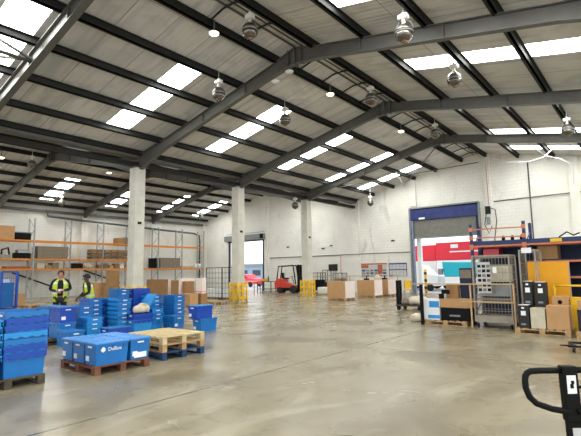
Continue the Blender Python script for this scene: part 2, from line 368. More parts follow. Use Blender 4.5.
# ------------------------------------------------------------------ high-bay lamps
def lamp_proto():
    t = thing('high_bay_lamp', 'x', 'ceiling lamp', (0, 0, 0), 0, 'high bay lamps')
    MB().box(-.13, .13, -.08, .08, .38, .50, M['lampwhite']).box(-.04, .04, -.04, .04, .50, .56, M['lampwhite']).build('gear_box', t, bevel=.01)
    MB().lathe([(.045, .38), (.05, .26), (.075, .22)], m=M['lampwhite'], n=12).build('neck', t)
    rf_ = MB().lathe([(.06, .235), (.12, .21), (.18, .155), (.22, .08), (.235, .0), (.225, .0), (.14, .15), (.0, .2)], m=M['lampmetal'], n=24).build('reflector', t)
    MB().lathe([(.236, .01), (.245, -.005), (.236, -.02), (.225, -.02)], m=M['grey'], n=24).build('rim', rf_)
    gb_ = MB().lathe([(.232, -.02), (.222, -.09), (.19, -.15), (.13, -.2), (.07, -.228), (.0, -.235)], m=M['chrome'], n=24).build('glass_bowl', t)
    MB().lathe([(.0, -.225), (.09, -.224), (.08, -.25), (.0, -.26)], m=M['bulb'], n=16).build('lamp_glass', gb_)
    for s_ in (-1, 1): MB().tube([(s_*.05, 0, .4), (s_*.22, 0, .2), (s_*.248, 0, 0)], .007, M['grey'], 6).build('bracket_arm', t)
    return t
lamp = lamp_proto()
LAMPS = [(-8.5, 8.75, 8.5, 'just left of the main ridge, nearest one there'), (-11.5, 10.25, 7.9, 'beside the first big rafter on left slope'), (-11.5, 13.9, 7.9, 'next to a rooflight beyond the first rafter'), (-8.35, 15.5, 8.45, 'under the ridge between first and second frames'),
 (-4.55, 10.35, 7.66, 'in front of the right rafter, largest in view'), (-4.55, 14.05, 7.66, 'below the long rooflight on right slope'), (-8.1, 21.6, 8.4, 'under the ridge near the far frames'), (-2.4, 21.0, 7.2, 'at far right above the white end wall'),
 (-28.2, 10.55, 8.2, 'at top left below the valley of the racking bay'), (-34.0, 14.9, 7.0, 'over the left racking near its rooflight'), (-33.7, 27.8, 7.0, 'above the far corner of the racking'), (-18.5, 23.3, 6.05, 'hung below the valley beam near the end wall'), (-16.2, 29.4, 6.65, 'close to the end wall left of blue door header')]
for k, (x, y, z, d) in enumerate(LAMPS):
    o = lamp if k == 0 else dup(lamp)
    o.location = (x, y, z); o['label'] = f'silver globe high bay lamp {d}'
    top = zr(x) - z if abs(x-XV) > 1 else 6.605 - z
    MB().tube([(0, 0, .54), (0, 0, top-.002)], .012, M['lampwhite'], 6).build('hanger', o)
for x, y, d in ((-9.75, 8.5, 'nearest, left of the ridge'), (-9.75, 14.7, 'second one along, left of the ridge'), (-9.75, 21.2, 'third one along, left of the ridge'), (-28.6, 15.6, 'left of the nearest white column'), (-29.0, 9.2, 'at the left edge under racking bay roof')):
    z = zr(x)-.42
    t = thing('led_light', f'small glowing round ceiling light, {d}', 'ceiling light', (x, y, z), 0, 'small lit ceiling lights')
    MB().lathe([(.0, -.07), (.09, -.06), (.14, -.02), (.145, .0), (.0, .0)], m=M['lightspot'], n=16).build('lit_lens', t)
    MB().lathe([(.148, -.0), (.13, .04), (.03, .06), (.02, .42)], m=M['grey'], n=16).build('housing', t)
for x, z, d in ((-9.97, 8.38, 'left one'), (-9.33, 8.55, 'right one')):
    o = MB().lathe([(.0, .0), (.14, .02), (.15, .05), (.06, .08), (.04, .12), (0, .12)], m=M['disc'], n=16).build('sensor_disc', None, (x, 11.55, z-.08)); tag(o, f'small white disc sensor under the first big rafter, {d}', 'sensor')

# ------------------------------------------------------------------ wall services
def pipe(name, pts, r, m, label, cat='pipe'):
    return tag(MB().tube(pts, r, m, 8).build(name), label, cat)
pipe('wall_conduit', [(-27.7, YW-.04, 2.95), (-20, YW-.04, 2.95), (-18.75, YW-.22, 2.95), (-18.0, YW-.22, 2.95), (-14.0, YW-.04, 2.95)], .03, M['pipe'], 'thin dark conduit along the end wall at head height above the boards')
pipe('wall_conduit', [(-8.0, YW-.04, 6.0), (-3.75, YW-.1, 6.03), (2.0, YW-.1, 6.0)], .03, M['pipe'], 'thin dark conduit crossing the upper end wall right of the shuttered door')
pipe('wall_conduit', [(-5.85, YW-.04, 8.3), (-5.85, YW-.04, .3)], .04, M['pipe'], 'dark vertical conduit down the end wall right of shuttered door')
pipe('wall_conduit', [(-19.97, YW-.04, 2.9), (-19.97, YW-.04, 1.4)], .02, M['red'], 'short red vertical pipe on the end wall beside the notice')
pipe('wall_conduit', [(-8.3, YW-.22, 8.5), (-8.28, YW-.22, 5.8)], .015, M['noticered'], 'thin red pipe down the pilaster beside the shuttered door')
pipe('hanging_cable', [(-7.5, 29.5, 8.5), (-6.6, 29.2, 8.05), (-5.4, 29.0, 7.85), (-4.6, 29.0, 8.0), (-4.2, 29.0, 8.35)], .028, M['white'], 'white looped cable sagging below roof at top right', 'cable')
pipe('hanging_cable', [(-4.9, 28.2, 8.4), (-4.4, 28.4, 7.9), (-3.8, 29, 7.75), (-3.4, 30.6, 7.6), (-3.45, 30.75, 6.5)], .028, M['white'], 'white cable drooping to the far right pilaster', 'cable')
pipe('rainwater_pipe', [(-36.4, 14.9, 6.65), (-36.45, 15.0, 6.25), (-36.4, 18, 6.1), (-36.4, 24.5, 5.85), (-36.4, 29.2, 5.7), (-36.45, 29.9, 5.5), (-36.55, 30.05, 5.1), (-36.55, 30.05, .02)], .09, M['pipe'], 'dark rainwater pipe along left wall turning down in the corner')
pipe('sloping_bar', [(-36.45, 12.7, 1.92), (-36.45, 15.6, .8)], .06, M['black'], 'long black bar sloping down on the wall behind left racking, nearer one')
pipe('sloping_bar', [(-36.45, 18.0, 2.04), (-36.45, 21.2, .95)], .06, M['black'], 'long black bar sloping down on the wall behind the person in beanie')
for x, z, d in ((-25.5, 3.85, 'left of the forklift column'), (-23.0, 3.95, 'above the forklift'), (-20.85, 3.75, 'left above the dark notice'), (-21.7, 3.55, 'highest above the dark notice'), (-15.3, 3.85, 'above the notice boards')):
    tag(MB().box(-.14, .14, 0, .05, -.06, .06, M['grey']).box(-.11, .11, -.01, 0, -.035, .035, M['black']).build('wall_vent', None, (x, YW-.06, z)), f'small grey wall plate {d}', 'wall plate')
# cable boxes on pilaster by door
t = thing('junction_box', 'grey junction boxes and looped cables on pilaster beside shuttered door', 'junction box', (-8.35, YW-.19, 5.0))
MB().box(-.15, .15, -.14, 0, .2, .7, M['dark_steel']).build('box', t); MB().box(-.12, .1, -.12, 0, -.5, 0, M['grey']).build('lower_box', t)
MB().tube([(.1, -.07, .6), (.45, -.07, .45), (.5, -.07, -.3), (.3, -.07, -1.5), (.3, -.07, -4.6)], .035, M['pipe'], 6).build('cable', t)
MB().tube([(-.1, -.07, .3), (-.25, -.07, -.5), (0, -.07, -1.1), (.2, -.07, -.6)], .025, M['black'], 6).build('cable', t)

# ------------------------------------------------------------------ loading doors
t = thing('roller_shutter', 'half lowered grey roller shutter under a blue sheet header on the right loading door', 'shutter', (-11.4, YW, 0))
cur = MB()
z = 3.95
while z < 5.3:
    cur.prism([(-2.35, z), (2.35, z), (2.35, z+.085), (-2.35, z+.085)], .05, .075, M['shutter']); cur.prism([(-2.35, z+.085), (2.35, z+.085), (2.35, z+.1), (-2.35, z+.1)], .055, .07, M['shutter']); z += .1
cur.build('curtain', t)
MB().box(-2.4, 2.4, -.0, .1, 3.87, 3.96, M['grey']).build('bottom_rail', t)
hd = MB(); 
hd.box(-2.42, 2.42, -.12, .04, 5.2, 5.95, M['tarp']).build('header_sheet', t, bevel=.02)
MB().box(-1.75, -1.3, -.14, -.125, 5.25, 5.38, M['label']).build('header_label', t)
MB().box(-2.47, 2.47, -.16, 0, 6.05, 6.14, M['grey']).box(-2.42, 2.42, -.1, 0, 5.95, 6.05, M['black']).build('head_frame', t)
for s in (-1, 1): MB().box(s*2.45-.06, s*2.45+.06, -.14, .02, 0, 6.05, M['grey']).build('side_frame', t)
MB().box(-2.36, -2.22, -.1, .1, 0, 5.2, M['guidegrey']).build('guide', t); MB().box(2.22, 2.36, -.1, .1, 0, 5.2, M['navy']).build('guide', t)
tag(MB().box(-.14, .14, -.14, .14, 0, 4.3, M['white']).build('white_post', None, (-13.5, YW+.6, -.05)), 'white square post standing just outside the right loading door', 'post')
def bollard(loc, label, h=1.7):
    t = thing('bollard', label, 'bollard', loc)
    MB().lathe([(.09, 0), (.09, h), (.05, h+.04), (0, h+.04)], m=M['yellow'], n=14).build('post', t)
    for z in (.3, .8, 1.3): MB().lathe([(.093, z), (.093, z+.2)], m=M['stripe'], n=14).build('black_band', t)
bollard((-12.75, YW-.4, 0), 'yellow and black striped bollard inside the right loading door', 1.65)
t = thing('roller_shutter', 'grey shutter drum box over the open left loading door', 'shutter', (-30.7, YW, 0))
MB().box(-2.65, 2.6, -.5, 0, 4.72, 5.25, M['grey']).build('drum_box', t, bevel=.02); MB().box(-2.6, 2.6, -.08, .04, 4.62, 4.72, M['black']).build('bottom_rail', t)
MB().tube([(-2.5, -.25, 5.42), (2.55, -.25, 5.42)], .03, M['grey'], 6).build('top_rod', t)
MB().box(2.3, 2.62, -.62, -.5, 4.8, 5.2, M['black']).build('motor', t)
for s in (-1, 1): MB().box(s*2.3-.07, s*2.3+.07, -.14, 0, 0, 4.62, M['navy']).build('guide', t)

# ------------------------------------------------------------------ outside
def lorry(loc, rz, L, label, h=3.9, zsplit=2.45):
    t = thing('lorry', label, 'lorry', loc, rz)
    MB().box(-L/2, L/2, -1.2, 1.2, zsplit, h, M['lorryred']).build('upper_body', t, bevel=.08)
    MB().box(-L/2+.02, L/2-.02, -1.18, 1.18, 1.0, zsplit, M['skyglow']).build('lower_body', t, bevel=.03)  # lower half white, overexposure put into its colour
    MB().box(-L/2+.1, L/2-.1, -.45, .45, .7, 1.0, M['dark_steel']).build('chassis', t)
    for x in (-L/2+.9, L/2-.9):
        for y in (-1.0, 1.0): MB().lathe([(0, -.14), (.45, -.14), (.5, -.08), (.5, .08), (.45, .14), (0, .14)], (x, y, .5), 20, M['rubber'], 'y').build('wheel', t)
    return t
lorry((-16.75, 39.5, -.05), 0, 3.6, 'red and white lorry seen at left through right loading door', 3.85)
l2 = lorry((-12.35, 38.5, -.05), 0, 4.4, 'long red lorry body outside right loading door, right of the other lorry', 3.95)
MB().box(-1.0, 1.9, -1.215, -1.2, 3.1, 3.2, M['white']).build('white_stripe', l2)
MB().box(-.9, -.3, -1.215, -1.2, 3.45, 3.75, M['white']).build('logo_panel', l2)
t = thing('van', 'bright cyan van with side mirror parked outside right loading door', 'van', (-11.6, 34.8, -.05), 0)
MB().prism([(-1.0, .5), (1.3, .5), (1.3, 1.15), (-1.1, 1.15)], -.84, .84, M['skyglow']).build('lower_body', t, bevel=.03)
MB().prism([(-1.05, 1.16), (1.3, 1.16), (1.3, 2.2), (-.9, 2.25), (-1.2, 2.3), (-1.15, 1.6)], -.85, .85, M['cyan']).build('body', t, bevel=.05)
MB().prism([(-.9, 1.35), (.1, 1.35), (.1, 2.0), (-.9, 2.0)], -.87, -.853, M['cyan']).build('side_window', t)
MB().box(-1.45, -1.15, -1.05, -.8, 1.3, 1.75, M['grey']).build('mirror', t)
for x in (-.7, 1.1): MB().lathe([(0, -.1), (.3, -.1), (.34, 0), (.3, .1), (0, .1)], (x, -.75, .34), 18, M['rubber'], 'y').build('wheel', t)
t = thing('van', 'white van parked low outside right loading door below the red lorries', 'van', (-15.6, 36.0, -.05), 0)
MB().prism([(-2.3, .4), (2.0, .4), (2.0, 1.2), (1.2, 1.4), (.5, 2.1), (-2.3, 2.15)], -.95, .95, M['skyglow']).build('body', t, bevel=.06)
MB().prism([(-2.0, 1.4), (.9, 1.4), (.4, 1.9), (-2.0, 1.9)], -.965, -.952, M['skyglow']).build('side_window', t)  # window coloured white like the body, its clipped glare painted in
for x in (-1.5, 1.3): MB().lathe([(0, -.1), (.3, -.1), (.34, 0), (.3, .1), (0, .1)], (x, -.87, .34), 18, M['rubber'], 'y').build('wheel', t)
t = thing('car', 'red car parked outside the left loading door', 'car', (-39.2, 39.6, -.05), 0)
MB().prism([(-2.1, .35), (2.1, .35), (2.15, .8), (1.9, 1.0), (1.1, 1.08), (.5, 1.5), (-1.0, 1.55), (-1.6, 1.1), (-2.1, 1.0)], -.85, .85, M['lorryred']).build('body', t, bevel=.06)
MB().prism([(-1.3, 1.1), (.9, 1.1), (.45, 1.42), (-.95, 1.46)], -.865, -.852, M['glass']).build('side_window', t)
for x in (-1.35, 1.4):
    for s in (-.8, .8): MB().lathe([(0, -.1), (.28, -.1), (.33, 0), (.28, .1), (0, .1)], (x, s, .33), 18, M['rubber'], 'y').build('wheel', t)
t = thing('building', 'distant blue grey building beyond the left loading door', 'building', (-62, 62, -.05), 0)
MB().box(-9, 9, 0, 6, 0, 3.0, M['building']).build('wall', t); MB().box(-9.2, 9.2, -.3, 6.2, 3.0, 3.4, M['grey']).build('roof', t)
for k in range(5): MB().box(-8+3.4*k, -6+3.4*k, -.06, 0, 1.2, 2.2, M['glass']).build('window', t)
t = thing('building', 'distant pale tower beyond the left loading door', 'building', (-56, 71, -.05), 0)
MB().box(-2, 2, 0, 4, 0, 8, M['building']).build('wall', t)

# ------------------------------------------------------------------ pallets
def pallet_proto(L=1.2, W=1.0):
    t = thing('pallet', 'x', 'pallet'); wd = M['wood']
    top = MB(); n = 7; bw = .115
    for k in range(n):
        x = -L/2 + bw/2 + (L-bw)*k/(n-1); top.box(x-bw/2, x+bw/2, -W/2, W/2, .122, .144, wd)
    for y in (-W/2+.05, 0, W/2-.05): top.box(-L/2, L/2, y-.05, y+.05, .1, .122, wd)
    top.build('top_deck', t)
    for x in (-L/2+.06, 0, L/2-.06):
        for y in (-W/2+.05, 0, W/2-.05): MB().box(x-.06, x+.06, y-.05, y+.05, .022, .1, wd).build('block', t)
    for y in (-W/2+.05, 0, W/2-.05): MB().box(-L/2, L/2, y-.05, y+.05, 0, .022, wd).build('bottom_board', t)
    return t
PAL = pallet_proto(); used = [False]
def pallet(x, y, z, rz, label, m='wood', group=None):
    if not used[0]: used[0] = True; o = PAL
    else: o = dup(PAL)
    o.location = (x, y, z); o.rotation_euler[2] = rz; o['label'] = label
    if True:
        for c in kids(o):
            for sl in c.material_slots: sl.link = 'OBJECT'; sl.material = M[m]
    if group: o['group'] = group
    return o
pallet(-7.75, 4.27, 0, 0, 'reddish brown wooden pallet under the five closed blue crates', 'redwood')
PAL_SRC = PAL
pallet(-7.93, 5.67, 0, 0, 'dark blue painted pallet at bottom of the empty pallet stack', 'bluewood')
pallet(-7.93, 5.67, .1445, 0, 'brown wooden pallet in the middle of the empty pallet stack', 'wood')
pallet(-7.93, 5.67, .289, 0, 'pale weathered pallet on top of the empty pallet stack', 'paleboard')
pallet(-7.96, 2.6, 0, 0, 'dark dirty pallet under the tall nested crate stack at left edge', 'darkwood')

# ------------------------------------------------------------------ crates
def zig(L, h, d, n, m, y, t=.006):      # flap hanging down: zigzag lower edge, plane XZ at given y
    pts = [(-L/2, 0), (L/2, 0)]; low = []
    for k in range(2*n+1):
        x = L/2 - L*k/(2*n); low.append((x, -h + (d if k % 2 else 0)))
    return MB().prism(pts + low, y-t/2, y+t/2, m)
def tub(mb, l0, w0, l1, w1, z0, z1, m, t=.004):
    o = [(-l0/2, -w0/2, z0), (l0/2, -w0/2, z0), (l0/2, w0/2, z0), (-l0/2, w0/2, z0), (-l1/2, -w1/2, z1), (l1/2, -w1/2, z1), (l1/2, w1/2, z1), (-l1/2, w1/2, z1)]
    i = [(x - math.copysign(t, x), y - math.copysign(t, y), z+(t if k < 4 else 0)) for k, (x, y, z) in enumerate(o)]
    mb.poly(o+i, [(3, 2, 1, 0), (0, 1, 5, 4), (1, 2, 6, 5), (2, 3, 7, 6), (3, 0, 4, 7), (8, 9, 10, 11), (8, 12, 13, 9), (9, 13, 14, 10), (10, 14, 15, 11), (11, 15, 12, 8), (4, 5, 13, 12), (5, 6, 14, 13), (6, 7, 15, 14), (7, 4, 12, 15)], m)
H_ = .365
def ringrim(mb, l, w, z0, z1, t, m):
    mb.box(-l/2, l/2, -w/2, -w/2+t, z0, z1, m).box(-l/2, l/2, w/2-t, w/2, z0, z1, m).box(-l/2, -l/2+t, -w/2+t, w/2-t, z0, z1, m).box(l/2-t, l/2, -w/2+t, w/2-t, z0, z1, m)
def crate_common(t, m):
    b = MB(); tub(b, .535, .34, .572, .374, 0, H_-.02, m)
    bd_ = b.build('body', t)
    r = MB(); ringrim(r, .6, .4, H_-.045, H_-.02, .013, m)
    for s in (-1, 1):
        for x in (-.2, 0, .2): r.box(x-.006, x+.006, s*.192-.006, s*.192+.006, H_-.1, H_-.045, m)
    rm_ = r.build('rim', t)
    for s in (-1, 1): MB().box(s*.297-.008, s*.297+.004, -.06, .06, H_-.085, H_-.06, M['label']).build('handle', rm_)
    return bd_
def crate_closed():
    t = thing('plastic_crate', 'x', 'crate'); m = M['blue']; bd_ = crate_common(t, m)
    for s in (-1, 1):
        lb = MB(); n = 6; pts = [(-.298, s*.2), (.298, s*.2)]
        for k in range(2*n+1):
            pts.append((.298 - .596*k/(2*n), .008*s + (.022 if k % 2 else -.014)))
        z0, z1 = H_-.02, H_-.006; nn = len(pts)
        lb.poly([(x, y, z0) for x, y in pts]+[(x, y, z1) for x, y in pts], [tuple(range(nn)), tuple(range(nn, 2*nn))]+[(k, (k+1) % nn, nn+(k+1) % nn, nn+k) for k in range(nn)], M['lid'])
        for x in (-.22, -.07, .07, .22): lb.box(x-.04, x+.04, s*.06 if s > 0 else -.18, .18 if s > 0 else -.06, z1, z1+.005, M['lid'])
        lb.build('lid', t)
    for s in (-1, 1): MB().box(s*.283-.003, s*.283+.003, -.15 if s > 0 else .05, -.05 if s > 0 else .15, .06, .14, M['label']).build('paper_label', bd_)
    return t
def crate_nest():
    t = thing('plastic_crate', 'x', 'crate'); m = M['blue']; crate_common(t, m)
    for s in (-1, 1): zig(.59, .088, .03, 4, M['deep'], 0).build('folded_lid', t, (0, s*.206, H_-.022))
    return t
CC = crate_closed(); CN = crate_nest(); cu = {'c': False, 'n': False}
def crate(kind, x, y, z, rz, label, body='blue', lid=None, group=None):
    src = CC if kind == 'c' else CN
    sw = {}
    if body != 'blue': sw[M['blue']] = M[body]
    if kind == 'c' and lid and lid != 'lid': sw[M['lid']] = M[lid]
    if kind == 'n' and lid and lid != 'deep': sw[M['deep']] = M[lid]
    o = dup(src, (x, y, z), rz, label, group, sw); return o
HP = PI/2
# five closed crates on red pallet: long sides face +X at the front
logo = text_mesh('DuBox', .085, M['label'])
def put_logo(o):
    l = bpy.data.objects.new('logo_text', logo); COL.objects.link(l); l.parent = o; l.location = (.04, -.1795-.011, .245); l.rotation_euler = (PI/2 - .05, 0, 0)
    MB().lathe([(0, 0), (.042, 0), (.042, .003), (0, .003)], (0, 0, 0), 14, M['label'], 'y').build('logo_disc', o, (-.17, -.195, .245))
for k, (x, y, rz, d) in enumerate([(-7.36, 4.08, HP, 'front corner, its long side lettered'), (-7.775, 4.08, HP, 'in the middle of the short side row'), (-8.19, 4.08, HP, 'at the left corner'), (-7.46, 4.6, 0, 'at the right corner with large white label'), (-8.08, 4.6, 0, 'at the back corner')]):
    o = crate('c', x, y, .1445, rz, f'closed blue lidded crate on the reddish pallet, {d}')
    if k == 0:
        put_logo(o)
    if k == 3: MB().box(.285, .29, -.12, .12, .03, .12, M['label']).build('shipping_label', o)
# tall stack at left edge
def nested(name, x, y, z, rz, n, pitch, body, lids, first=None):
    for k in range(n):
        crate('n', x+random.uniform(-.008, .008), y+random.uniform(-.008, .008), z + k*pitch, rz+random.uniform(-.025, .025), f'blue crate in {name}, {nth(k, n)}', body if isinstance(body, str) else body[k % len(body)], lids[k % len(lids)])
nested('tall stack at the left edge on the dark pallet', -7.57, 2.82, .1445, HP, 7, .1, ['blue', 'teal', 'blue'], ['deep', 'deep', 'blue', 'teal'])
nested('the light stack cut by the left picture edge', -7.66, 2.29, .1445, 0, 6, .1, ['teal'], ['teal'])
nested('the stack behind the tall left edge stack', -8.05, 2.85, .1445, HP, 7, .098, ['blue', 'teal'], ['blue', 'deep'])
# mid group
pallet(-11.62, 5.2, 0, HP, 'wooden pallet beneath the left pair of blue crate stacks', 'darkwood')
for k in range(2): crate('c', -11.31, 5.1, .1445+k*.3655, 0, f'closed blue crate of the pile left of the lettered crate, {["lower","upper"][k]} one', ['blue', 'deep'][k], 'blue')
for k in range(2): crate('c', -11.93, 5.1, .1445+k*.3655, 0, f'closed blue crate hidden behind the left front pile, {["lower","upper"][k]} one', ['deep', 'blue'][k], 'blue')
crate('c', -10.70, 5.02, 0, 0, 'closed blue crate on the floor just behind the lettered crates', 'blue', 'blue')
nested('the low light stack with three rims', -11.3, 5.76, 0, 0, 3, .11, ['teal'], ['teal'])
nested('the stack right of the left front pile', -11.93, 5.86, 0, 0, 5, .12, ['blue'], ['blue'])
nested('the stack behind with a column of handles', -12.7, 6.52, 0, 0, 6, .12, ['blue'], ['deep'])
nested('the broad dark blue stack with zigzag edges', -12.74, 7.12, 0, HP, 6, .12, ['deep', 'blue'], ['deep', 'blue'])
nested('the light stack left of the white sack', -12.12, 7.06, 0, 0, 6, .12, ['teal', 'blue'], ['teal'])
for k in range(2): crate('c', -13.35, 7.75, k*.3655, 0, f'closed blue crate under the far stack below the column, {["lower","upper"][k]} one', 'deep', 'blue')
nested('the far stack below the nearest column', -13.35, 7.75, .731, 0, 2, .1, ['blue'], ['blue'])
for k in range(2): crate('c', -13.2, 8.35, k*.3655, HP, f'dark blue crate right of the far stack, {["lower","upper"][k]} one', 'deep', 'deep')
nested('the far dark pair beside the column', -13.2, 8.35, .731, HP, 2, .09, ['deep'], ['deep'])
nested('the open pair holding a white sack', -11.6, 7.4, 0, HP, 2, .17, ['teal', 'deep'], ['deep'])
nested('the light pair right of the white sack', -12.1, 8.15, 0, 0, 3, .12, ['teal', 'blue'], ['blue'])
nested('the stack with hanging labels', -12.75, 8.55, 0, 0, 6, .12, ['teal', 'blue'], ['teal'])
nested('the right end stack with many handles', -12.2, 9.0, 0, 0, 6, .12, ['blue'], ['blue'])
crate('c', -11.6, 8.55, 0, 0, 'single closed blue crate at right foot of the big crate group', 'blue', 'blue')
crate('c', -10.15, 8.56, 0, HP, 'lower blue crate of the separate pair on open floor', 'blue', 'blue')
crate('c', -10.15, 8.40, .366, HP, 'upper blue crate of the separate pair on open floor', 'deep', 'teal')
crate('c', -10.35, 5.95, 0, HP, 'low blue crate behind the empty pallet stack', 'deep', 'blue')
# open lid leaning
lid = thing('crate_lid', 'light blue crate lid leaning up between stacks beside the white sack', 'crate lid', (-11.95, 8.0, .61))
MB().poly([(-.25, -.28, .02), (.25, -.28, .02), (.25, .02, .42), (-.25, .02, .42), (-.25, -.26, .005), (.25, -.26, .005), (.25, .04, .405), (-.25, .04, .405)], [(0, 1, 2, 3), (7, 6, 5, 4), (0, 4, 5, 1), (1, 5, 6, 2), (2, 6, 7, 3), (3, 7, 4, 0)], M['teal']) .build('panel', lid)
MB().bar((-.2, -.27, .03), (-.2, .02, .42), .02, .03, M['teal']).build('rib', lid)
# sack
def sack(loc, rx, ry, rz_, label, name='sack', m='sack', seed=1):
    rnd = random.Random(seed); mb = MB(); i = mb.mi(M[m]); bmesh.ops.create_icosphere(mb.bm, subdivisions=3, radius=1)
    for v in mb.bm.verts:
        k = 1 + .12*math.sin(5*v.co.x+seed)+.1*math.sin(7*v.co.y+2*seed)+.06*rnd.random()
        v.co = Vector((v.co.x*rx*k, v.co.y*ry*k, max(v.co.z, -.55)*rz_*k))
    for f in mb.bm.faces: f.smooth = True
    zmin = min(v.co.z for v in mb.bm.verts)
    for v in mb.bm.verts: v.co.z -= zmin
    return mb, loc, label
mb, loc, lb = sack((-11.55, 7.45, 0), .17, .22, .15, 'x')
t = thing('sack', 'white plastic sack with yellow print lying on the open crate', 'sack', (-11.58, 7.42, .52)); mb.build('bag', t)
MB().lathe([(0, .0), (.1, -.01), (.09, .012), (0, .018)], (0, 0, 0), 12, M['sackyellow']).build('yellow_patch', t, (.04, .05, .245))

# ------------------------------------------------------------------ blue roll cage and pallets at far left
def rollcage(loc, rz, W, D, H, m, label, name='roll_cage', pw=.035, n=6, base=.16):
    t = thing(name, label, 'roll cage', loc, rz)
    b = MB(); 
    b.box(-W/2, W/2, -D/2, D/2, base, base+.04, m)
    b.build('base', t)
    for x in (-W/2+.07, W/2-.07):
        for y in (-D/2+.07, D/2-.07): MB().lathe([(0, -.02), (.06, -.02), (.06, .02), (0, .02)], (x, y, .06), 12, M['rubber'], 'x').box(x-.02, x+.02, y-.02, y+.02, .1, base, M['grey']).build('castor', t)
    for x in (-W/2+.02, W/2-.02):
        for y in (-D/2+.02, D/2-.02): MB().bar((x, y, base+.04), (x, y, H), pw, pw, m).build('post', t)
    def panel(a, b_, nm):
        p = MB(); a = Vector(a); b_ = Vector(b_); L = (b_-a).length
        k = max(3, int(L/.085))
        for j in range(1, k): q = a + (b_-a)*j/k; p.bar((q.x, q.y, base+.1), (q.x, q.y, H-.03), .005, .005, m)
        for j in range(n+1): z = base+.1 + (H-.05-base-.1)*j/n; p.bar((a.x, a.y, z), (b_.x, b_.y, z), .008, .012, m)
        p.build(nm, t)
    x0, x1, y0, y1 = -W/2+.02, W/2-.02, -D/2+.02, D/2-.02
    panel((x0, y0, 0), (x0, y1, 0), 'side_mesh'); panel((x1, y0, 0), (x1, y1, 0), 'side_mesh'); panel((x0, y1, 0), (x1, y1, 0), 'back_mesh')
    MB().bar((x0, y0, H), (x1, y0, H), .03, .03, m).bar((x0, y1, H), (x1, y1, H), .03, .03, m).bar((x0, y0, H), (x0, y1, H), .03, .03, m).bar((x1, y0, H), (x1, y1, H), .03, .03, m).build('top_frame', t)
    return t, panel
t, _ = rollcage((-23.3, 7.7, 0), .3, 1.1, .8, 1.85, M['bluesteel'], 'blue steel roll cage standing at far left edge behind the crates', pw=.09)
MB().box(-.45, .45, -.3, .3, .25, 1.35, M['blue']).box(-.3, .2, -.25, .25, 1.35, 1.5, M['label']).build('load', t)
pallet(-26.9, 9.6, 0, 0, 'low wooden pallet on open floor behind the blue roll cage, left of two', 'wood'); pallet(-25.6, 10.1, 0, 0, 'low wooden pallet on open floor behind the blue roll cage, right of two', 'wood')
def carton(x, y, z, L, W, H, rz, label, m='card', name='cardboard_box', flaps=False, hole=False, cat='box', endm=None, group=None, tape=True):
    t = thing(name, label, cat, (x, y, z), rz, group)
    MB().box(-L/2, L/2, -W/2, W/2, 0, H, M[m]).build('box_body', t, bevel=.006)
    if tape: MB().box(-L/2-.002, L/2+.002, -.03, .03, H, H+.002, M['tape']).box(-L/2-.003, -L/2-.001, -.03, .03, H-.12, H, M['tape']).build('tape', t)
    if endm: MB().box(L/2, L/2+.012, -W/2, W/2, 0, H, M[endm]).build('pale_end', t)  # +X end covered in a paler colour than the rest of the box
    return t
carton(-27.1, 9.6, .1445, .8, .8, .55, 0, 'cardboard box on the left of the two low pallets behind blue cage')

# ------------------------------------------------------------------ left racking
RY = [11.0, 13.65, 16.3, 18.95, 21.6, 24.25, 26.9, 29.55]
rk = thing('pallet_rack', 'long orange beamed pallet racking along the left wall', 'rack', (-35.8, 20, 0))
def upright(y, t, x0, x1, H, m, depth_braces=True):
    mb = MB()
    for x in (x0, x1): mb.box(x-.045, x+.045, y-.04, y+.04, 0, H, m)
    z = .3; s = 0
    while z+.8 < H:
        a, b = (x0, x1) if s else (x1, x0); mb.bar((a, y, z), (b, y, z+.8), .03, .03, m); z += .8; s ^= 1
    return mb.build('upright_frame', t)
for y in RY:
    upright(y-20, rk, -.5, .5, 5.9, M['galv'])
for a, b in zip(RY, RY[1:]):
    for z in (2.12, 2.85, 4.2):
        if z == 2.85 and a > 21.5: continue
        for x in (-.5, .56):
            MB().box(x-.025, x+.025, a-20+.05, b-20-.05, z-.06, z+.05, M['orange']).build('beam', rk)
        d = MB()
        for k in range(9):
            yy = a-20+.15+(b-a-.3)*k/8; d.box(-.47, .53, yy-.05, yy+.05, z+.05, z+.07, M['paleboard'])
        if z < 4: d.build('shelf_boards', rk)
zs = {1: 2.19, 2: 2.92, 3: 4.25}
def onrack(lv, y0, y1, H, label, m, D=.8, x=-35.75): return carton(x, (y0+y1)/2, zs[lv], D, y1-y0, H, 0, label, m)
onrack(3, 11.3, 12.35, .95, 'large tan box on top rack level at far left', 'card')
t = thing('plastic_crate', 'black crate on top rack level beside the large tan box', 'crate', (-35.7, 12.95, 4.25)); 
MB().box(-.35, .35, -.5, .5, 0, .5, M['black']).build('body', t, bevel=.02); MB().box(-.37, .37, -.52, .52, .5, .56, M['grey']).build('lid', t)
onrack(3, 20.3, 20.95, .5, 'small carton on top rack level left of the column', 'card2'); onrack(3, 21.0, 21.5, .58, 'small brown carton on top rack level against the column', 'greycard')
t = thing('machine_case', 'black and grey machine case on middle rack level', 'case', (-35.7, 13.0, 2.92)); MB().box(-.35, .35, -.5, .5, 0, .4, M['black']).build('body', t, bevel=.03); MB().prism([(-.3, .4), (.3, .4), (.2, .62), (-.2, .62)], -.35, .3, M['grey']).build('cover', t)
t = thing('machine_parts', 'grey metal parts on middle rack level at far left', 'machine part', (-35.7, 11.9, 2.92)); MB().box(-.3, .3, -.35, .35, 0, .25, M['grey']).build('base', t); MB().tube([(0, -.2, .25), (0, -.2, .6), (0, .2, .75), (0, .3, .25)], .07, M['dark_steel']).build('hose', t)
for k in range(3):
    onrack(2, 13.95, 16.15, .3, f'long grey brown wrapped bundle on middle rack level, {["bottom","centre","top"][k]} of three', 'greycard').location[2] = 2.925+.305*k
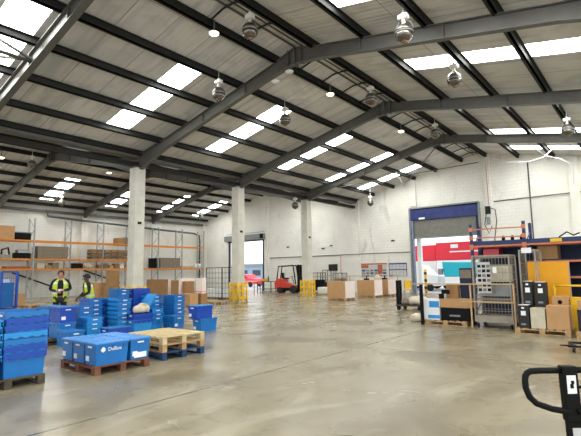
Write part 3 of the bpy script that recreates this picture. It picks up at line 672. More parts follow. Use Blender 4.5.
for r_ in range(3):
    for c_ in range(6):
        o = onrack(2, 18.05+.57*c_, 18.05+.57*c_+.52, .2, f'small brown carton on middle rack level, {["bottom","middle","top"][r_]} row, {["first","second","third","fourth","fifth","sixth"][c_]} from left', 'card2' if (r_+c_) % 3 else 'greycard', .7); o.location[2] = 2.925 + r_*.3; o['group'] = 'small cartons in rows on the rack'
        if r_ < 2: pass
for r_ in (1, 2):
    o = MB().box(-.4, .4, 0, 3.45, 0, .02, M['darkwood']).build('divider_board', None, (-35.72, 18.02, 2.925+r_*.3-.09+.0)); tag(o, f'thin dark board between carton rows on the rack, {["","lower","upper"][r_]}', 'board')
    MB().box(-.38, .38, 0, .04, -.085, 0, M['darkwood']).build('end_batten', o); MB().box(-.38, .38, 3.4, 3.44, -.085, 0, M['darkwood']).build('end_batten', o)
onrack(1, 11.9, 13.5, .16, 'flat red brown carton on lower rack level at left', 'redcard')
for k, (a, b, h, m_) in enumerate([(13.95, 14.5, .4, 'beige'), (14.55, 15.0, .25, 'card2'), (15.05, 15.5, .45, 'greycard')]): onrack(1, a, b, h, f'{["beige","low brown","tall grey brown"][k]} carton on lower rack level above the person in open vest', m_)
t = thing('tool_case', 'black tool case on lower rack level', 'case', (-35.7, 17.0, 2.19)); MB().box(-.3, .3, -.45, .4, 0, .4, M['black']).build('body', t, bevel=.03); MB().tube([(0, -.15, .4), (0, -.15, .46), (0, .15, .46), (0, .15, .4)], .02, M['grey'], 6).build('handle', t)
mb, _, _ = sack(0, .3, .35, .3, ''); t = thing('sack', 'cream sack slumped on lower rack level above the person in beanie', 'sack', (-35.7, 18.0, 2.19)); mb.build('bag', t)
for k in range(6):
    a = 18.75+.47*k; onrack(1, a, a+.36, [.3, .42, .25, .4, .33, .28][k], f'small carton on lower rack level, {["first","second","third","fourth","fifth","sixth"][k]} right of the cream sack', ['card2', 'greycard', 'card', 'card2', 'white', 'card'][k], .5)
onrack(1, 24.55, 26.75, .95, 'long dark brown box on lower rack level right of the nearest column', 'greycard')
t = thing('black_bin', 'black bin beside the long dark brown box on the racking', 'bin', (-35.75, 24.12+.0, 2.19)); t.location[1] = 23.95; MB().box(-.35, .35, -.2, .2, 0, .85, M['black']).build('body', t, bevel=.02); MB().box(-.37, .37, -.22, .22, .85, .9, M['black']).build('rim', t)
onrack(1, 26.95, 28.3, .18, 'flat brown carton on lower rack level near white tubs', 'card')
for y, d in ((28.75, 'left'), (29.25, 'right')):
    t = thing('paint_tub', f'white tub on the rack end, {d} one of two', 'tub', (-35.6, y, 2.19)); MB().lathe([(0, 0), (.17, 0), (.19, .4), (0, .4)], m=M['white'], n=16).build('body', t); MB().lathe([(0, .4), (.2, .4), (.2, .44), (0, .44)], m=M['label'], n=16).build('lid', t)

# ------------------------------------------------------------------ boxed goods right of nearest column
for x, d in ((-21.7, 'left'), (-20.45, 'middle'), (-19.2, 'right')): pallet(x, 14.9, 0, 0, f'wooden pallet under upright cartons beyond the blue crates, {d}', 'wood')
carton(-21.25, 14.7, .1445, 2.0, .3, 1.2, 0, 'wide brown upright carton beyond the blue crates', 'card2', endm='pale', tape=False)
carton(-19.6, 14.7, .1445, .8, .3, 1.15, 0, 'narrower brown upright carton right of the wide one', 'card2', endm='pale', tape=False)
carton(-18.95, 14.75, .1445, .12, .9, 1.25, 0, 'white upright board standing among brown cartons', 'pale', 'white_board', cat='board', tape=False)
carton(-18.62, 14.6, .1445, .3, .5, 1.1, 0, 'dark brown carton between two white boards', 'card2', tape=False)
t = carton(-17.75, 14.7, .65, .5, .25, .75, 0, 'white box with pink dots standing on a brown carton', 'pale', tape=False)
MB().box(.251, .255, -.12, .12, .05, .12, M['pink']).box(-.25, .25, -.13, -.126, .05, .12, M['pink']).build('pink_print', t)
carton(-18.05, 14.15, .1445, .95, .5, .5, 0, 'wide low brown carton in front of the white boards', 'card')
carton(-17.75, 14.68, .1445, .6, .38, .5, 0, 'brown carton under the white box with pink dots', 'card2')
pallet(-17.95, 14.4, 0, 0, 'wooden pallet under the low brown carton near cage panels', 'wood')
pallet(-18.6, 16.3, 0, 0, 'empty wooden pallet on the floor left of the middle column', 'wood')
carton(-22.3, 12.5, .1445, .7, .6, .9, 0, 'brown carton left of the nearest column, lower one', 'card2'); carton(-22.2, 12.5, 1.046, .5, .45, .8, .3, 'brown carton left of the nearest column, upper one', 'card2'); carton(-23.0, 12.2, .1445, .5, .8, 1.1, 0, 'brown carton at the left of the pair by nearest column', 'card')
pallet(-22.6, 12.4, 0, 0, 'wooden pallet under brown cartons left of nearest column', 'wood')

# ------------------------------------------------------------------ column guards
def guard(x, y, label):
    t = thing('column_guard', label, 'column guard', (x, y, 0)); m = M['yellow']; R_ = .33
    for sx in (-1, 1):
        for sy in (-1, 1): MB().lathe([(0, 0), (.055, 0), (.055, 1.08), (.04, 1.1), (0, 1.1)], (sx*R_, sy*R_, 0), 12, m).build('post', t)
    for a, b in (((-R_, -R_), (R_, -R_)), ((R_, -R_), (R_, R_)), ((R_, R_), (-R_, R_)), ((-R_, R_), (-R_, -R_))):
        for z in (.25, .62, .97): MB().bar((a[0], a[1], z), (b[0], b[1], z), .05, .12, m).build('rail', t)
        mx, my = (a[0]+b[0])/2, (a[1]+b[1])/2
        MB().box(mx-.05, mx+.05, my-.05, my+.05, 0, 1.08, m).build('mid_post', t)
for y, d in ((11.5, 'nearest white column, mostly behind crates'), (18.0, 'middle white column'), (24.5, 'farthest white column beside the forklift')): guard(XV, y, f'yellow steel guard frame around the {d}')

# ------------------------------------------------------------------ wire cage panels left of the middle column
t = thing('mesh_panel', 'dark wire mesh panels standing left of the middle column', 'mesh panel', (-21.4, 19.4, 0), 0)
for nm, x0, x1 in (('left_panel', -1.5, 0), ('right_panel', .02, 1.45)):
    p = MB()
    for x in (x0, x1): p.box(x-.025, x+.025, -.02, .02, 0, 2.0, M['dark_steel'])
    for z in (.05, 1.98): p.box(x0, x1, -.02, .02, z-.02, z+.02, M['dark_steel'])
    for j in range(1, 6): z = .05+j*.32; p.box(x0, x1, -.008, .008, z-.01, z+.01, M['dark_steel'])
    for j in range(1, 5): x = x0+(x1-x0)*j/5; p.box(x-.006, x+.006, -.006, .006, 0, 2, M['dark_steel'])
    p.build(nm, t)
for x in (-1.5, 0, 1.45): MB().box(x-.04, x+.04, -.3, .3, 0, .04, M['dark_steel']).build('foot', t)
t = thing('wrapped_load', 'low white wrapped load behind the wire mesh panels', 'wrapped load', (-22.6, 20.8, 0)); MB().box(-1.7, 1.7, -.4, .4, .05, .62, M['white']).build('load', t, bevel=.04); MB().box(-1.7, 1.7, -.35, .35, 0, .05, M['wood']).build('skid', t)

# ------------------------------------------------------------------ forklift
t = thing('forklift', 'red forklift truck with black mast parked by the farthest column', 'forklift', (-22.75, 27.9, 0), math.radians(22)); R = M['red']; K = M['black']
MB().prism([(-1.1, .35), (-1.15, .75), (-1.05, 1.05), (-.75, 1.15), (-.35, 1.1), (-.3, .85), (.35, .62), (.6, .62), (.62, .3), (-.9, .3)], -.5, .5, R).build('chassis', t, bevel=.05)
MB().prism([(-1.18, .3), (-1.2, .8), (-1.1, 1.02), (-.75, 1.02), (-.75, .3)], -.52, .52, M['red']).build('counterweight', t, bevel=.05)
MB().box(-.6, -.15, -.25, .25, 1.1, 1.2, K).box(-.68, -.58, -.25, .25, 1.15, 1.6, K).build('seat', t, bevel=.03)
g_ = MB()
for y in (-.45, .45):
    g_.tube([(-1.0, y, 1.05), (-.85, y, 2.1), (.35, y, 2.15)], .05, K, 6); g_.tube([(.35, y, 2.15), (.55, y, .7)], .05, K, 6)
for x in (-.8, -.55, -.3, -.05, .2): g_.bar((x, -.45, 2.13), (x, .45, 2.13), .03, .03, K)
g_.build('overhead_guard', t)
MB().tube([(.3, 0, .7), (.12, 0, 1.25)], .03, K, 6).build('steering_column', t); MB().lathe([(.13, -.015), (.16, 0), (.13, .015)], (.1, 0, 1.27), 16, K).build('steering_wheel', t)
ms = MB()
for y in (-.32, .32): ms.box(.66, .84, y-.07, y+.07, .1, 2.2, K)
for z in (.4, 1.2, 2.1): ms.box(.7, .78, -.32, .32, z-.05, z+.05, K)
ms.build('mast', t)
MB().prism([(-1.0, .18), (-.95, .42), (.6, .42), (.6, .18)], -.54, .54, K).build('lower_skirt', t)
MB().box(.85, .88, -.45, .45, .15, .25, K).box(.82, .87, -.45, .45, .55, .65, K).box(.82, .87, -.4, -.36, .15, 1.25, K).box(.82, .87, .36, .4, .15, 1.25, K).box(.82, .87, -.4, .4, 1.2, 1.25, K).build('carriage', t)
for y in (-.25, .25): MB().box(.87, .91, y-.05, y+.05, .06, .6, K).box(.87, 1.9, y-.05, y+.05, .05, .09, K).build('fork', t)
for x, r_ in ((-.75, .24), (.35, .3)):
    for y in (-.5, .5):
        MB().lathe([(0, -.09), (r_-.04, -.09), (r_, -.05), (r_, .05), (r_-.04, .09), (0, .09)], (x, y, r_), 20, M['rubber'], 'y').build('wheel', t)

# benches left of the forklift
def table(x, y, L, W, H, m, mt, label, shelf=False, rz=0):
    t = thing('work_table', label, 'table', (x, y, 0), rz)
    MB().box(-L/2, L/2, -W/2, W/2, H-.04, H, M[mt]).build('table_top', t)
    for sx in (-1, 1):
        for sy in (-1, 1): MB().box(sx*(L/2-.04)-.025, sx*(L/2-.04)+.025, sy*(W/2-.04)-.025, sy*(W/2-.04)+.025, 0, H-.04, M[m]).build('leg', t)
    if shelf: MB().box(-L/2+.02, L/2-.02, -W/2+.02, W/2-.02, .25, .29, M[m]).build('lower_shelf', t)
table(-26.6, 26.9, 2.4, .8, .95, 'grey', 'white', 'white topped steel table before the left loading door'); table(-25.6, 28.2, 1.6, .7, .9, 'black', 'black', 'dark table behind the white topped one by the forklift', True)
t = thing('bottle', 'green bottle on the dark table by the forklift', 'bottle', (-25.4, 28.2, .9)); MB().lathe([(0, 0), (.07, 0), (.07, .3), (.03, .38), (.03, .45), (0, .45)], m=M['green'], n=12).build('body', t)
carton(-25.85, 28.2, .9, .35, .3, .22, 0, 'small yellow carton on the dark table by the forklift', 'board_y')

# dark cages and goods behind the farthest column
for k, (x, h, d) in enumerate([(-21.2, 1.55, 'left of three beside the farthest column'), (-20.2, 1.75, 'middle of three under the dark notice'), (-19.2, 1.5, 'right of three behind the pallet box')]):
    t, _ = rollcage((x, 29.6, 0), 0, .85, .75, h, M['dark_steel'], f'dark steel roll cage at the end wall, {d}', n=4)
    MB().box(-.35, .35, -.3, .3, .2, [1.0, .8, 1.1][k], M[['black', 'dark_steel', 'greycard'][k]]).build('load', t)
t = thing('wrapped_pallet', 'small white wrapped load on floor beside the farthest column guard', 'wrapped load', (-18.1, 26.2, 0)); MB().box(-.55, .45, -.4, .4, .1, .55, M['white']).build('load', t, bevel=.06); MB().box(-.55, .5, -.4, .4, 0, .1, M['wood']).build('skid', t)
tag(MB().box(-.44, .44, -.03, 0, -.27, .27, M['black']).box(-.4, .4, -.035, -.03, -.2, .2, M['dark_steel']).build('wall_screen', None, (-20.75, YW, 1.95)), 'dark green rectangular notice on the end wall above roll cages', 'notice')
# thin far barrier rail
t = thing('barrier_rail', 'long thin orange barrier rail before the end wall boards', 'barrier', (-17.5, 28.4, 0)); MB().bar((-3.6, 0, 1.28), (3.8, 0, 1.28), .03, .05, M['tan']).build('rail', t)
for x in (-3.5, -.1, 3.7): MB().box(x-.025, x+.025, -.025, .025, 0, 1.26, M['tan']).build('post', t)

# three big pallet boxes
for k, (x, y, L, d) in enumerate([(-14.1, 21.8, 1.2, 'nearest of three, by the farthest column'), (-14.0, 24.9, 1.2, 'middle of three before the notice boards'), (-13.75, 26.5, .9, 'right of three below the blue notice board')]):
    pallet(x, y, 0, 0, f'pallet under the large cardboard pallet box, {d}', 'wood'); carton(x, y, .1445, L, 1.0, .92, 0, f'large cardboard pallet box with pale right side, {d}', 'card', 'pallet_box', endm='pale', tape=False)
for x, y, m_, d in ((-14.2, 24.9, 'black', 'on the middle pallet box'), (-13.8, 26.5, 'black', 'on the right pallet box')):
    t = thing('tape_gun', f'small dark tool {d}', 'tool', (x, y, 1.065)); MB().box(-.15, .15, -.08, .08, 0, .1, M['black']).build('body', t); MB().box(-.02, .04, -.03, .03, .1, .25, M['black']).build('grip', t)
t = thing('yellow_item', 'pale yellow cloth bundle on the wall end of pallet boxes', 'cloth', (-14.3, 26.5, 1.065)); mb, _, _ = sack(0, .2, .25, .16, '', seed=3); mb.build('fold', t); t.children[0].data.materials.clear() if False else None

# notice boards
def board(x, z, W, H, label, style):
    t = thing('notice_board', label, 'notice board', (x, YW, z))
    MB().box(-W/2, W/2, -.03, 0, -H/2, H/2, M['notice']).build('backing', t)
    if style == 'r':
        MB().box(-W/2, W/2, -.036, -.03, H/2-.1, H/2, M['noticered']).box(-W/2+.05, -.45, -.037, -.03, H/2-.35, H/2-.12, M['noticered']).box(.35, .75, -.037, -.03, -.3, H/2-.12, M['noticered']).build('header', t)
        for r_ in range(3):
            for c_ in range(6):
                xx = -W/2+.1+c_*.36; zz = H/2-.62+ -r_*.2
                if xx+.3 < W/2: MB().box(xx, xx+.27, -.036, -.03, zz, zz+.14, M[['noticeblue', 'grey', 'greycard'][(r_+c_) % 3]]).build('notice', t)
    else:
        MB().box(-W/2, -W/2+.05, -.036, -.03, -H/2, H/2, M['noticeblue']).box(W/2-.05, W/2, -.036, -.03, -H/2, H/2, M['noticeblue']).box(-W/2, W/2, -.036, -.03, H/2-.1, H/2, M['noticeblue']).box(-W/2, W/2, -.036, -.03, -.03, .04, M['noticeblue']).build('header', t)
        for c_ in range(4): MB().box(-W/2+.28+c_*.3, -W/2+.3+c_*.3, -.036, -.03, -H/2, H/2-.1, M['grey']).build('grid_line', t)
        MB().box(-W/2, -W/2+.3, -.037, -.03, -H/2, -H/2+.13, M['noticeblue']).build('corner_panel', t)
board(-17.0, 1.68, 2.25, 1.05, 'red headed notice board with rows of papers on the end wall', 'r'); board(-15.0, 1.68, 1.45, 1.0, 'blue framed planning board right of the red headed one', 'b')

# ------------------------------------------------------------------ trolley with junk and yellow chair
t = thing('platform_trolley', 'flat trolley with black end handle heaped with plastic wrap', 'trolley', (-8.1, 17.75, 0), 0)
MB().box(-.5, .65, -.4, .4, .16, .2, M['darkwood']).build('platform', t)
for y in (-.1, .1): MB().box(-.55, -.43, y-.05, y+.05, .1, 1.2, K).build('handle_post', t)
MB().box(-.53, -.45, -.1, .1, 1.1, 1.2, K).build('handle_bar', t)
for x in (-.38, .5):
    for y in (-.3, .3): MB().lathe([(0, -.03), (.08, -.03), (.08, .03), (0, .03)], (x, y, .08), 12, M['rubber'], 'y').build('wheel', t)
mb, _, _ = sack(0, .36, .33, .22, '', seed=5); t = thing('crumpled_heap', 'crumpled clear plastic heap on the flat trolley', 'plastic wrap', (-7.75, 17.75, .2)); mb.build('heap', t)
mb, _, _ = sack(0, .16, .25, .16, '', m='greycard', seed=8); t = thing('waste_bundle', 'brown waste bundle on left part of the flat trolley', 'waste', (-8.28, 17.7, .2)); mb.build('heap', t)
t = thing('plastic_chair', 'yellow plastic chair near the end wall behind the flat trolley', 'chair', (-12.1, 26.2, 0), .3)
MB().box(-.23, .23, -.23, .23, .42, .46, M['yellow']).build('seat', t); MB().box(-.23, .23, .2, .24, .5, 1.0, M['yellow']).build('backrest', t)
for sx in (-1, 1):
    for sy in (-1, 1): MB().box(sx*.2-.02, sx*.2+.02, sy*.2-.02, sy*.2+.02, 0, .42 if sy < 0 else .95, M['grey']).build('leg', t)

# ------------------------------------------------------------------ right hand racking
rr = thing('shelving_rack', 'blue and orange shelving rack with navy back at right', 'rack', (-3.0, 14.3, 0))
UX = [-1.42, .06, 1.54, 3.0]
for k, x in enumerate(UX):
    H2 = 2.98
    mb = MB()
    for y in (0, .85): mb.box(x-.04, x+.04, y-.04, y+.04, 0, H2, M['rackblue'])
    z = .3
    while z < 2.6: mb.bar((x, 0, z), (x, .85, z+.4), .03, .03, M['rackblue']); z += .5
    mb.build('upright_frame', rr)
for a, b in zip(UX, UX[1:]):
    for z in ((2.3, 1.8, 1.36) if a > 0 else (2.3,)):
        for y in (-.05, .9): MB().box(a+.04, b-.04, y-.02, y+.02, z-.03, z+.02, M['rackorange']).build('beam', rr)
        MB().box(a+.04, b-.04, -.02, .85, z+.02, z+(.15 if z == 2.3 else .05), M['navy' if z < 2 else 'rackblue']).build('shelf', rr)
    MB().box(a, b, .9, .93, .1, 2.3, M['navy']).build('back_panel', rr)
for z in (2.56, 2.82):
    MB().bar((UX[0], -.05, z), (UX[1], -.05, z-.02), .025, .035, M['rackorange']).build('guard_rail', rr)
    MB().box(UX[1]-.05, UX[1]+.05, -.07, -.045, z-.06, z+.06, M['rackorange']).box(UX[0]-.05, UX[0]+.05, -.07, -.045, z-.06, z+.06, M['rackorange']).build('bracket', rr)
for x in UX[:2]: MB().box(x-.055, x+.055, -.075, -.045, 2.2, 2.36, M['rackorange']).build('bracket', rr)
MB().box(.72, 1.0, -.09, -.07, 2.33, 2.42, M['yellow']).build('load_sign', rr)
t = carton(-2.42, 14.75, 1.86, .5, .55, .38, 0, 'brown cardboard box on the right rack shelf above the amber board', 'card2')
t = carton(-3.95, 14.8, 2.0-.0, .45, .5, .2, 0, 'red box on the shelf at left end of right rack', 'lorryred', tape=False); t.location[2] = 2.02
MB().box(UX[0]+.04, UX[1]-.04, 0, .85, 1.97, 2.02, M['navy']).build('shelf', rr)
for k in range(3):
    t = thing('bottle', f'small dark item on top of right rack, {["left","middle","right"][k]} of three', 'bottle', (-3.55+k*.25, 14.5, 2.45)); MB().lathe([(0, 0), (.05, 0), (.05, .1), (.02, .15), (0, .15)], m=M['black'], n=10).build('body', t)
t = pipe('strap', [(-2.1, 14.5, 2.47), (-1.9, 14.5, 2.6), (-1.75, 14.5, 2.5), (-1.6, 14.5, 2.56)], .02, M['black'], 'black strap lying on top of the right rack', 'strap')

# roll cage with notice sheets
t, panel = rollcage((-3.62, 13.55, 0), 0, 1.0, .75, 1.98, M['cagetan'], 'worn tan roll cage with notice sheets in front of the right rack', n=8)
panel((-.47, -.35, 0), (.47, -.35, 0), 'front_gate')
MB().box(-.48, .48, -.36, .36, .2, .34, M['cagetan']).build('base_tray', t)
MB().box(-.4, .42, -.1, .3, .85, 1.2, M['grey']).box(-.3, .4, -.05, .3, 1.25, 1.7, M['beige']).build('load', t)
for z in (.75, .78): MB().box(-.44, .44, -.3, .3, z, z+.02, M['cagetan']).build('shelf', t)
sh = MB().box(-.36, .0, -.39, -.38, .95, 1.8, M['notice']); sh.build('notice_sheet', t)
for r_ in range(6):
    for c_ in range(3): MB().box(-.34+c_*.12, -.25+c_*.12, -.394, -.39, 1.0+r_*.13, 1.08+r_*.13, M[['dark_steel', 'greycard', 'black'][(r_+c_) % 3]]).build('printed_block', t)
MB().box(.06, .16, -.39, -.38, 1.5, 1.66, M['label']).build('paper_label', t)
t, panel = rollcage((-2.72, 13.75, 0), 0, .42, .8, 2.1, M['cagetan'], 'narrow tan roll cage behind the black boxes', n=6)
MB().box(-.12, .12, -.43, -.41, 2.02, 2.16, M['label']).build('paper_label', t)

# tan barrier in front
t = thing('barrier_rail', 'tan two rail barrier crossing in front of the roll cage', 'barrier', (-4.4, 13.02, 0))
MB().bar((-1.5, 0, 1.2), (1.36, 0, 1.2), .03, .035, M['tan']).build('rail', t); MB().bar((.02, 0, .72), (1.36, 0, .72), .03, .035, M['tan']).build('rail', t)
for x, m_, w_ in ((-1.2, 'black', .05), (.24, 'tan', .02), (1.36, 'tan', .02)): MB().box(x-w_, x+w_, .02, .06, 0, 1.22, M[m_]).build('post', t)

# blue board with beige sheet, brown board
tag(MB().box(-.22, .22, 0, .03, 0, 1.65, M['navy']).box(-.2, .12, -.01, 0, 1.35, 1.6, M['greycard']).build('display_board', None, (-4.45, 13.75, 0)), 'tall navy panel with beige sheet left of the roll cage', 'board')
# goods on pallet left of cage
pallet(-4.95, 13.95-.3, 0, 0, 'wooden pallet under the white boxes and black case near roll cage', 'wood')
t = carton(-5.38, 13.35, .1445, .5, .3, .3, .0, 'lower white box with blue label left of the black case', 'white', tape=False); MB().box(-.1, .25, -.152, -.15, .04, .14, M['teal']).build('blue_label', t)
t = carton(-5.38, 13.37, .4465, .5, .34, .3, .0, 'upper white box with blue label left of the long carton', 'white', tape=False); MB().box(-.05, .25, -.172, -.17, .06, .24, M['teal']).build('blue_label', t)
t = thing('black_case', 'large black case under the long brown carton', 'case', (-4.68, 13.5, .1445)); MB().box(-.4, .42, -.3, .3, 0, .36, M['black']).build('body', t, bevel=.02); MB().box(-.15, .15, -.32, -.3, .12, .17, M['grey']).build('handle', t)
carton(-4.7, 13.5, .507, .95, .5, .25, 0, 'long brown carton lying on the black case', 'card')
carton(-4.85, 13.65, .76, .35, .2, .42, 0, 'upright brown carton on the long brown carton', 'card2', tape=False)
t = thing('power_tool', 'black power tool on the long brown carton', 'tool', (-5.08, 13.4, .76)); MB().box(-.1, .02, -.06, .06, 0, .14, M['black']).build('body', t); MB().box(-.02, .2, -.04, .04, .14, .26, M['black']).build('grip', t)
mb, _, _ = sack(0, .28, .25, .14, '', seed=9); t = thing('crumpled_heap', 'crumpled white heap standing in for glare left of the white boxes', 'plastic wrap', (-6.1, 13.9, 0)); mb.build('heap', t)  # white glare patches given shape as a small heap

# right pallet goods
pallet(-2.33, 12.95, 0, 0, 'wooden pallet under the black boxes and large carton', 'wood')
def blackbox(x, y, z, L, W, H, label, rz=0):
    t = thing('black_box', label, 'box', (x, y, z), rz); MB().box(-L/2, L/2, -W/2, W/2, 0, H, M['stripe']).build('box_body', t, bevel=.006)
    MB().box(-L/2+.02, L/2-.02, -W/2+.02, W/2-.02, H, H+.008, M['pale']).build('box_top', t)
    MB().box(-.05, .06, -W/2-.003, -W/2, H*.55, H*.75, M['label']).build('printed_logo', t)
    MB().box(-.03, .03, -W/2-.003, -W/2, H*.85, H*.92, M['label']).build('printed_mark', t); MB().box(-.06, .05, -W/2-.003, -W/2, H*.12, H*.2, M['grey']).build('printed_mark', t)
    return t
blackbox(-2.73, 12.68, .1445, .25, .36, .55, 'black printed box standing at left front of the right pallet')
carton(-2.41, 12.68, .1445, .32, .36, .49, 0, 'beige box between the black box and large carton', 'beige')
carton(-1.98, 12.7, .1445, .48, .4, .56, 0, 'large plain brown carton at right of the right pallet', 'card')
blackbox(-2.72, 13.1, .1445, .25, .3, .5, 'black printed box at lower back left of the right pallet'); blackbox(-2.4, 13.1, .1445, .28, .3, .5, 'black printed box at lower back centre of the right pallet')
blackbox(-2.68, 13.06, .654, .22, .3, .62, 'upper left black printed box with four white squares'); blackbox(-2.39, 13.06, .654, .26, .3, .6, 'upper right black printed box with round logo')
carton(-2.02, 13.12, .1445, .4, .36, .52, 0, 'brown carton hidden behind the large plain carton', 'card2')
t = carton(-1.98, 13.12, .666, .36, .3, .24, 0, 'brown carton with hand hole above the large plain carton', 'card'); MB().lathe([(0, -.004), (.05, -.004), (.05, 0), (0, 0)], (0, -.151, .1), 14, M['black'], 'y').build('hand_hole', t)
tag(MB().box(-.48, .48, 0, .04, 0, 1.78, M['board_y']).box(.48, .52, -.005, .045, 0, 1.78, M['tan']).build('amber_board', None, (-2.36, 13.9, 0)), 'large amber yellow board standing behind the black boxes', 'board')
t = thing('yellow_trolley', 'yellow tube framed trolley behind the right pallet goods', 'trolley', (-1.75, 13.55, 0))
for x in (-.42, .28): MB().tube([(x, 0, .08), (x, 0, 1.13), (x, .05, 1.16)], .025, M['yellow'], 8).build('post', t)
MB().tube([(-.42, 0, 1.15), (.28, 0, 1.15)], .025, M['yellow'], 8).build('top_bar', t); MB().tube([(-.42, 0, .85), (.28, 0, .85)], .02, M['yellow'], 8).build('mid_bar', t); MB().box(-.42, .28, -.02, .18, .1, .14, M['yellow']).build('base', t)
for x in (-.38, .24): MB().lathe([(0, -.02), (.05, -.02), (.05, .02), (0, .02)], (x, .08, .05), 12, M['rubber'], 'y').build('wheel', t)
t = thing('yellow_bin', 'yellow plastic bin under the yellow trolley rail', 'bin', (-1.62, 13.25, 0)); b_ = MB(); tub(b_, .25, .2, .32, .26, 0, .85, M['yellow']); b_.build('body', t)
blackbox(-1.42, 12.6, .1445, .3, .36, .5, 'black printed box cut by the right picture edge'); carton(-1.4, 12.6, .654, .3, .3, .2, 0, 'tan box on the black box at the right picture edge', 'card')
pallet(-1.0, 12.75, 0, 0, 'wooden pallet at the right picture edge', 'wood')
# low dolly
t = thing('dolly', 'low dark dolly on castors on the floor at right', 'dolly', (-1.0, 10.25, 0), .1)
MB().box(-.5, .5, -.02, .06, .1, .13, M['black']).box(-.5, .5, .5, .58, .1, .13, M['black']).box(-.5, -.42, 0, .56, .1, .13, M['black']).box(.42, .5, 0, .56, .1, .13, M['black']).build('frame', t)
MB().bar((-.62, .0, .13), (-.4, .02, .12), .05, .02, M['black']).build('corner_lip', t)
for x in (-.4, .4):
    for y in (.04, .5): MB().lathe([(0, -.02), (.045, -.02), (.045, .02), (0, .02)], (x, y, .045), 12, M['rubber'], 'x').box(x-.03, x+.03, y-.03, y+.03, .085, .1, M['grey']).build('castor', t)

# ------------------------------------------------------------------ hand pallet truck in the foreground
ctr = Vector((0, 0, 1.6)) + (rt*((567-290.5)/F_PX) - up2*((368-218)/F_PX) + fw)*2.2
az = math.atan2(rt.y, rt.x)
t = thing('hand_pallet_truck', 'black loop handle of a hand pallet truck in right foreground', 'pallet truck', (ctr.x, ctr.y, 0), az)
zt = ctr.z; sl = .12   # handle leans slightly away as it drops
def hp(x, z): return (x, -(z-zt)*-.10 , z)
hw = .215
loop_l = [(-.02, zt-.01), (-.14, zt-.01), (-.18, zt-.012), (-.198, zt-.02), (-.209, zt-.035), (-.213, zt-.055), (-.213, zt-.09), (-.2, zt-.13), (-.17, zt-.16), (-.1, zt-.185), (-.02, zt-.2)]
MB().tube([hp(x, z) for x, z in loop_l], .015, M['black'], 10).build('handle_loop', t)
MB().tube([hp(-x, z) for x, z in loop_l], .015, M['black'], 10).build('handle_loop', t)
T = Matrix.Identity(4)
hb = MB(); hb.bar(hp(.0, zt+.012), hp(.0, zt-.25), .05, .07, M['black'], (0, 1, 0)) if False else hb.prism([(-.037, 0), (.037, 0), (.045, -.26), (-.03, -.26)], -.022, .022, M['black'])
o = hb.build('handle_head', t, (0, 0, zt+.012), bevel=.006)
MB().box(-.022, .022, -.0245, -.0225, -.115, -.03, M['label']).box(-.008, .008, -.026, -.0245, -.09, -.07, M['black']).box(-.003, .012, -.026, -.0245, -.07, -.055, M['black']).build('instruction_label', t, (0.002, 0, zt))
MB().tube([(.03, -.0, zt-.09), (.1, -.01, zt-.09), (.13, -.01, zt-.1)], .007, M['black'], 8).build('release_lever', t)
MB().prism([(-.024, zt-.25), (.042, zt-.25), (.055, .3), (-.01, .3)], -.015, .015, M['black']).build('tiller', t)
MB().prism([(-.008, zt-.275), (.034, zt-.275), (.04, .6), (.0, .6)], -.018, -.0155, M['notice']).build('tiller_label', t)
MB().box(-.04, .09, -.06, .06, .12, .34, M['yellow']).build('pump', t)
MB().lathe([(0, -.08), (.09, -.08), (.09, .08), (0, .08)], (.02, 0, .09), 18, M['rubber'], 'x').build('steer_wheel', t)
for x in (-.19, .23): MB().box(x-.08, x+.08, -1.25, -.05, .08, .13, M['yellow']).build('fork', t)
MB().box(-.27, .31, -.14, -.05, .08, .32, M['yellow']).build('frame', t)
for x in (-.19, .23): MB().lathe([(0, -.05), (.04, -.05), (.04, .05), (0, .05)], (x, -1.05, .04), 12, M['rubber'], 'x').build('load_roller', t)

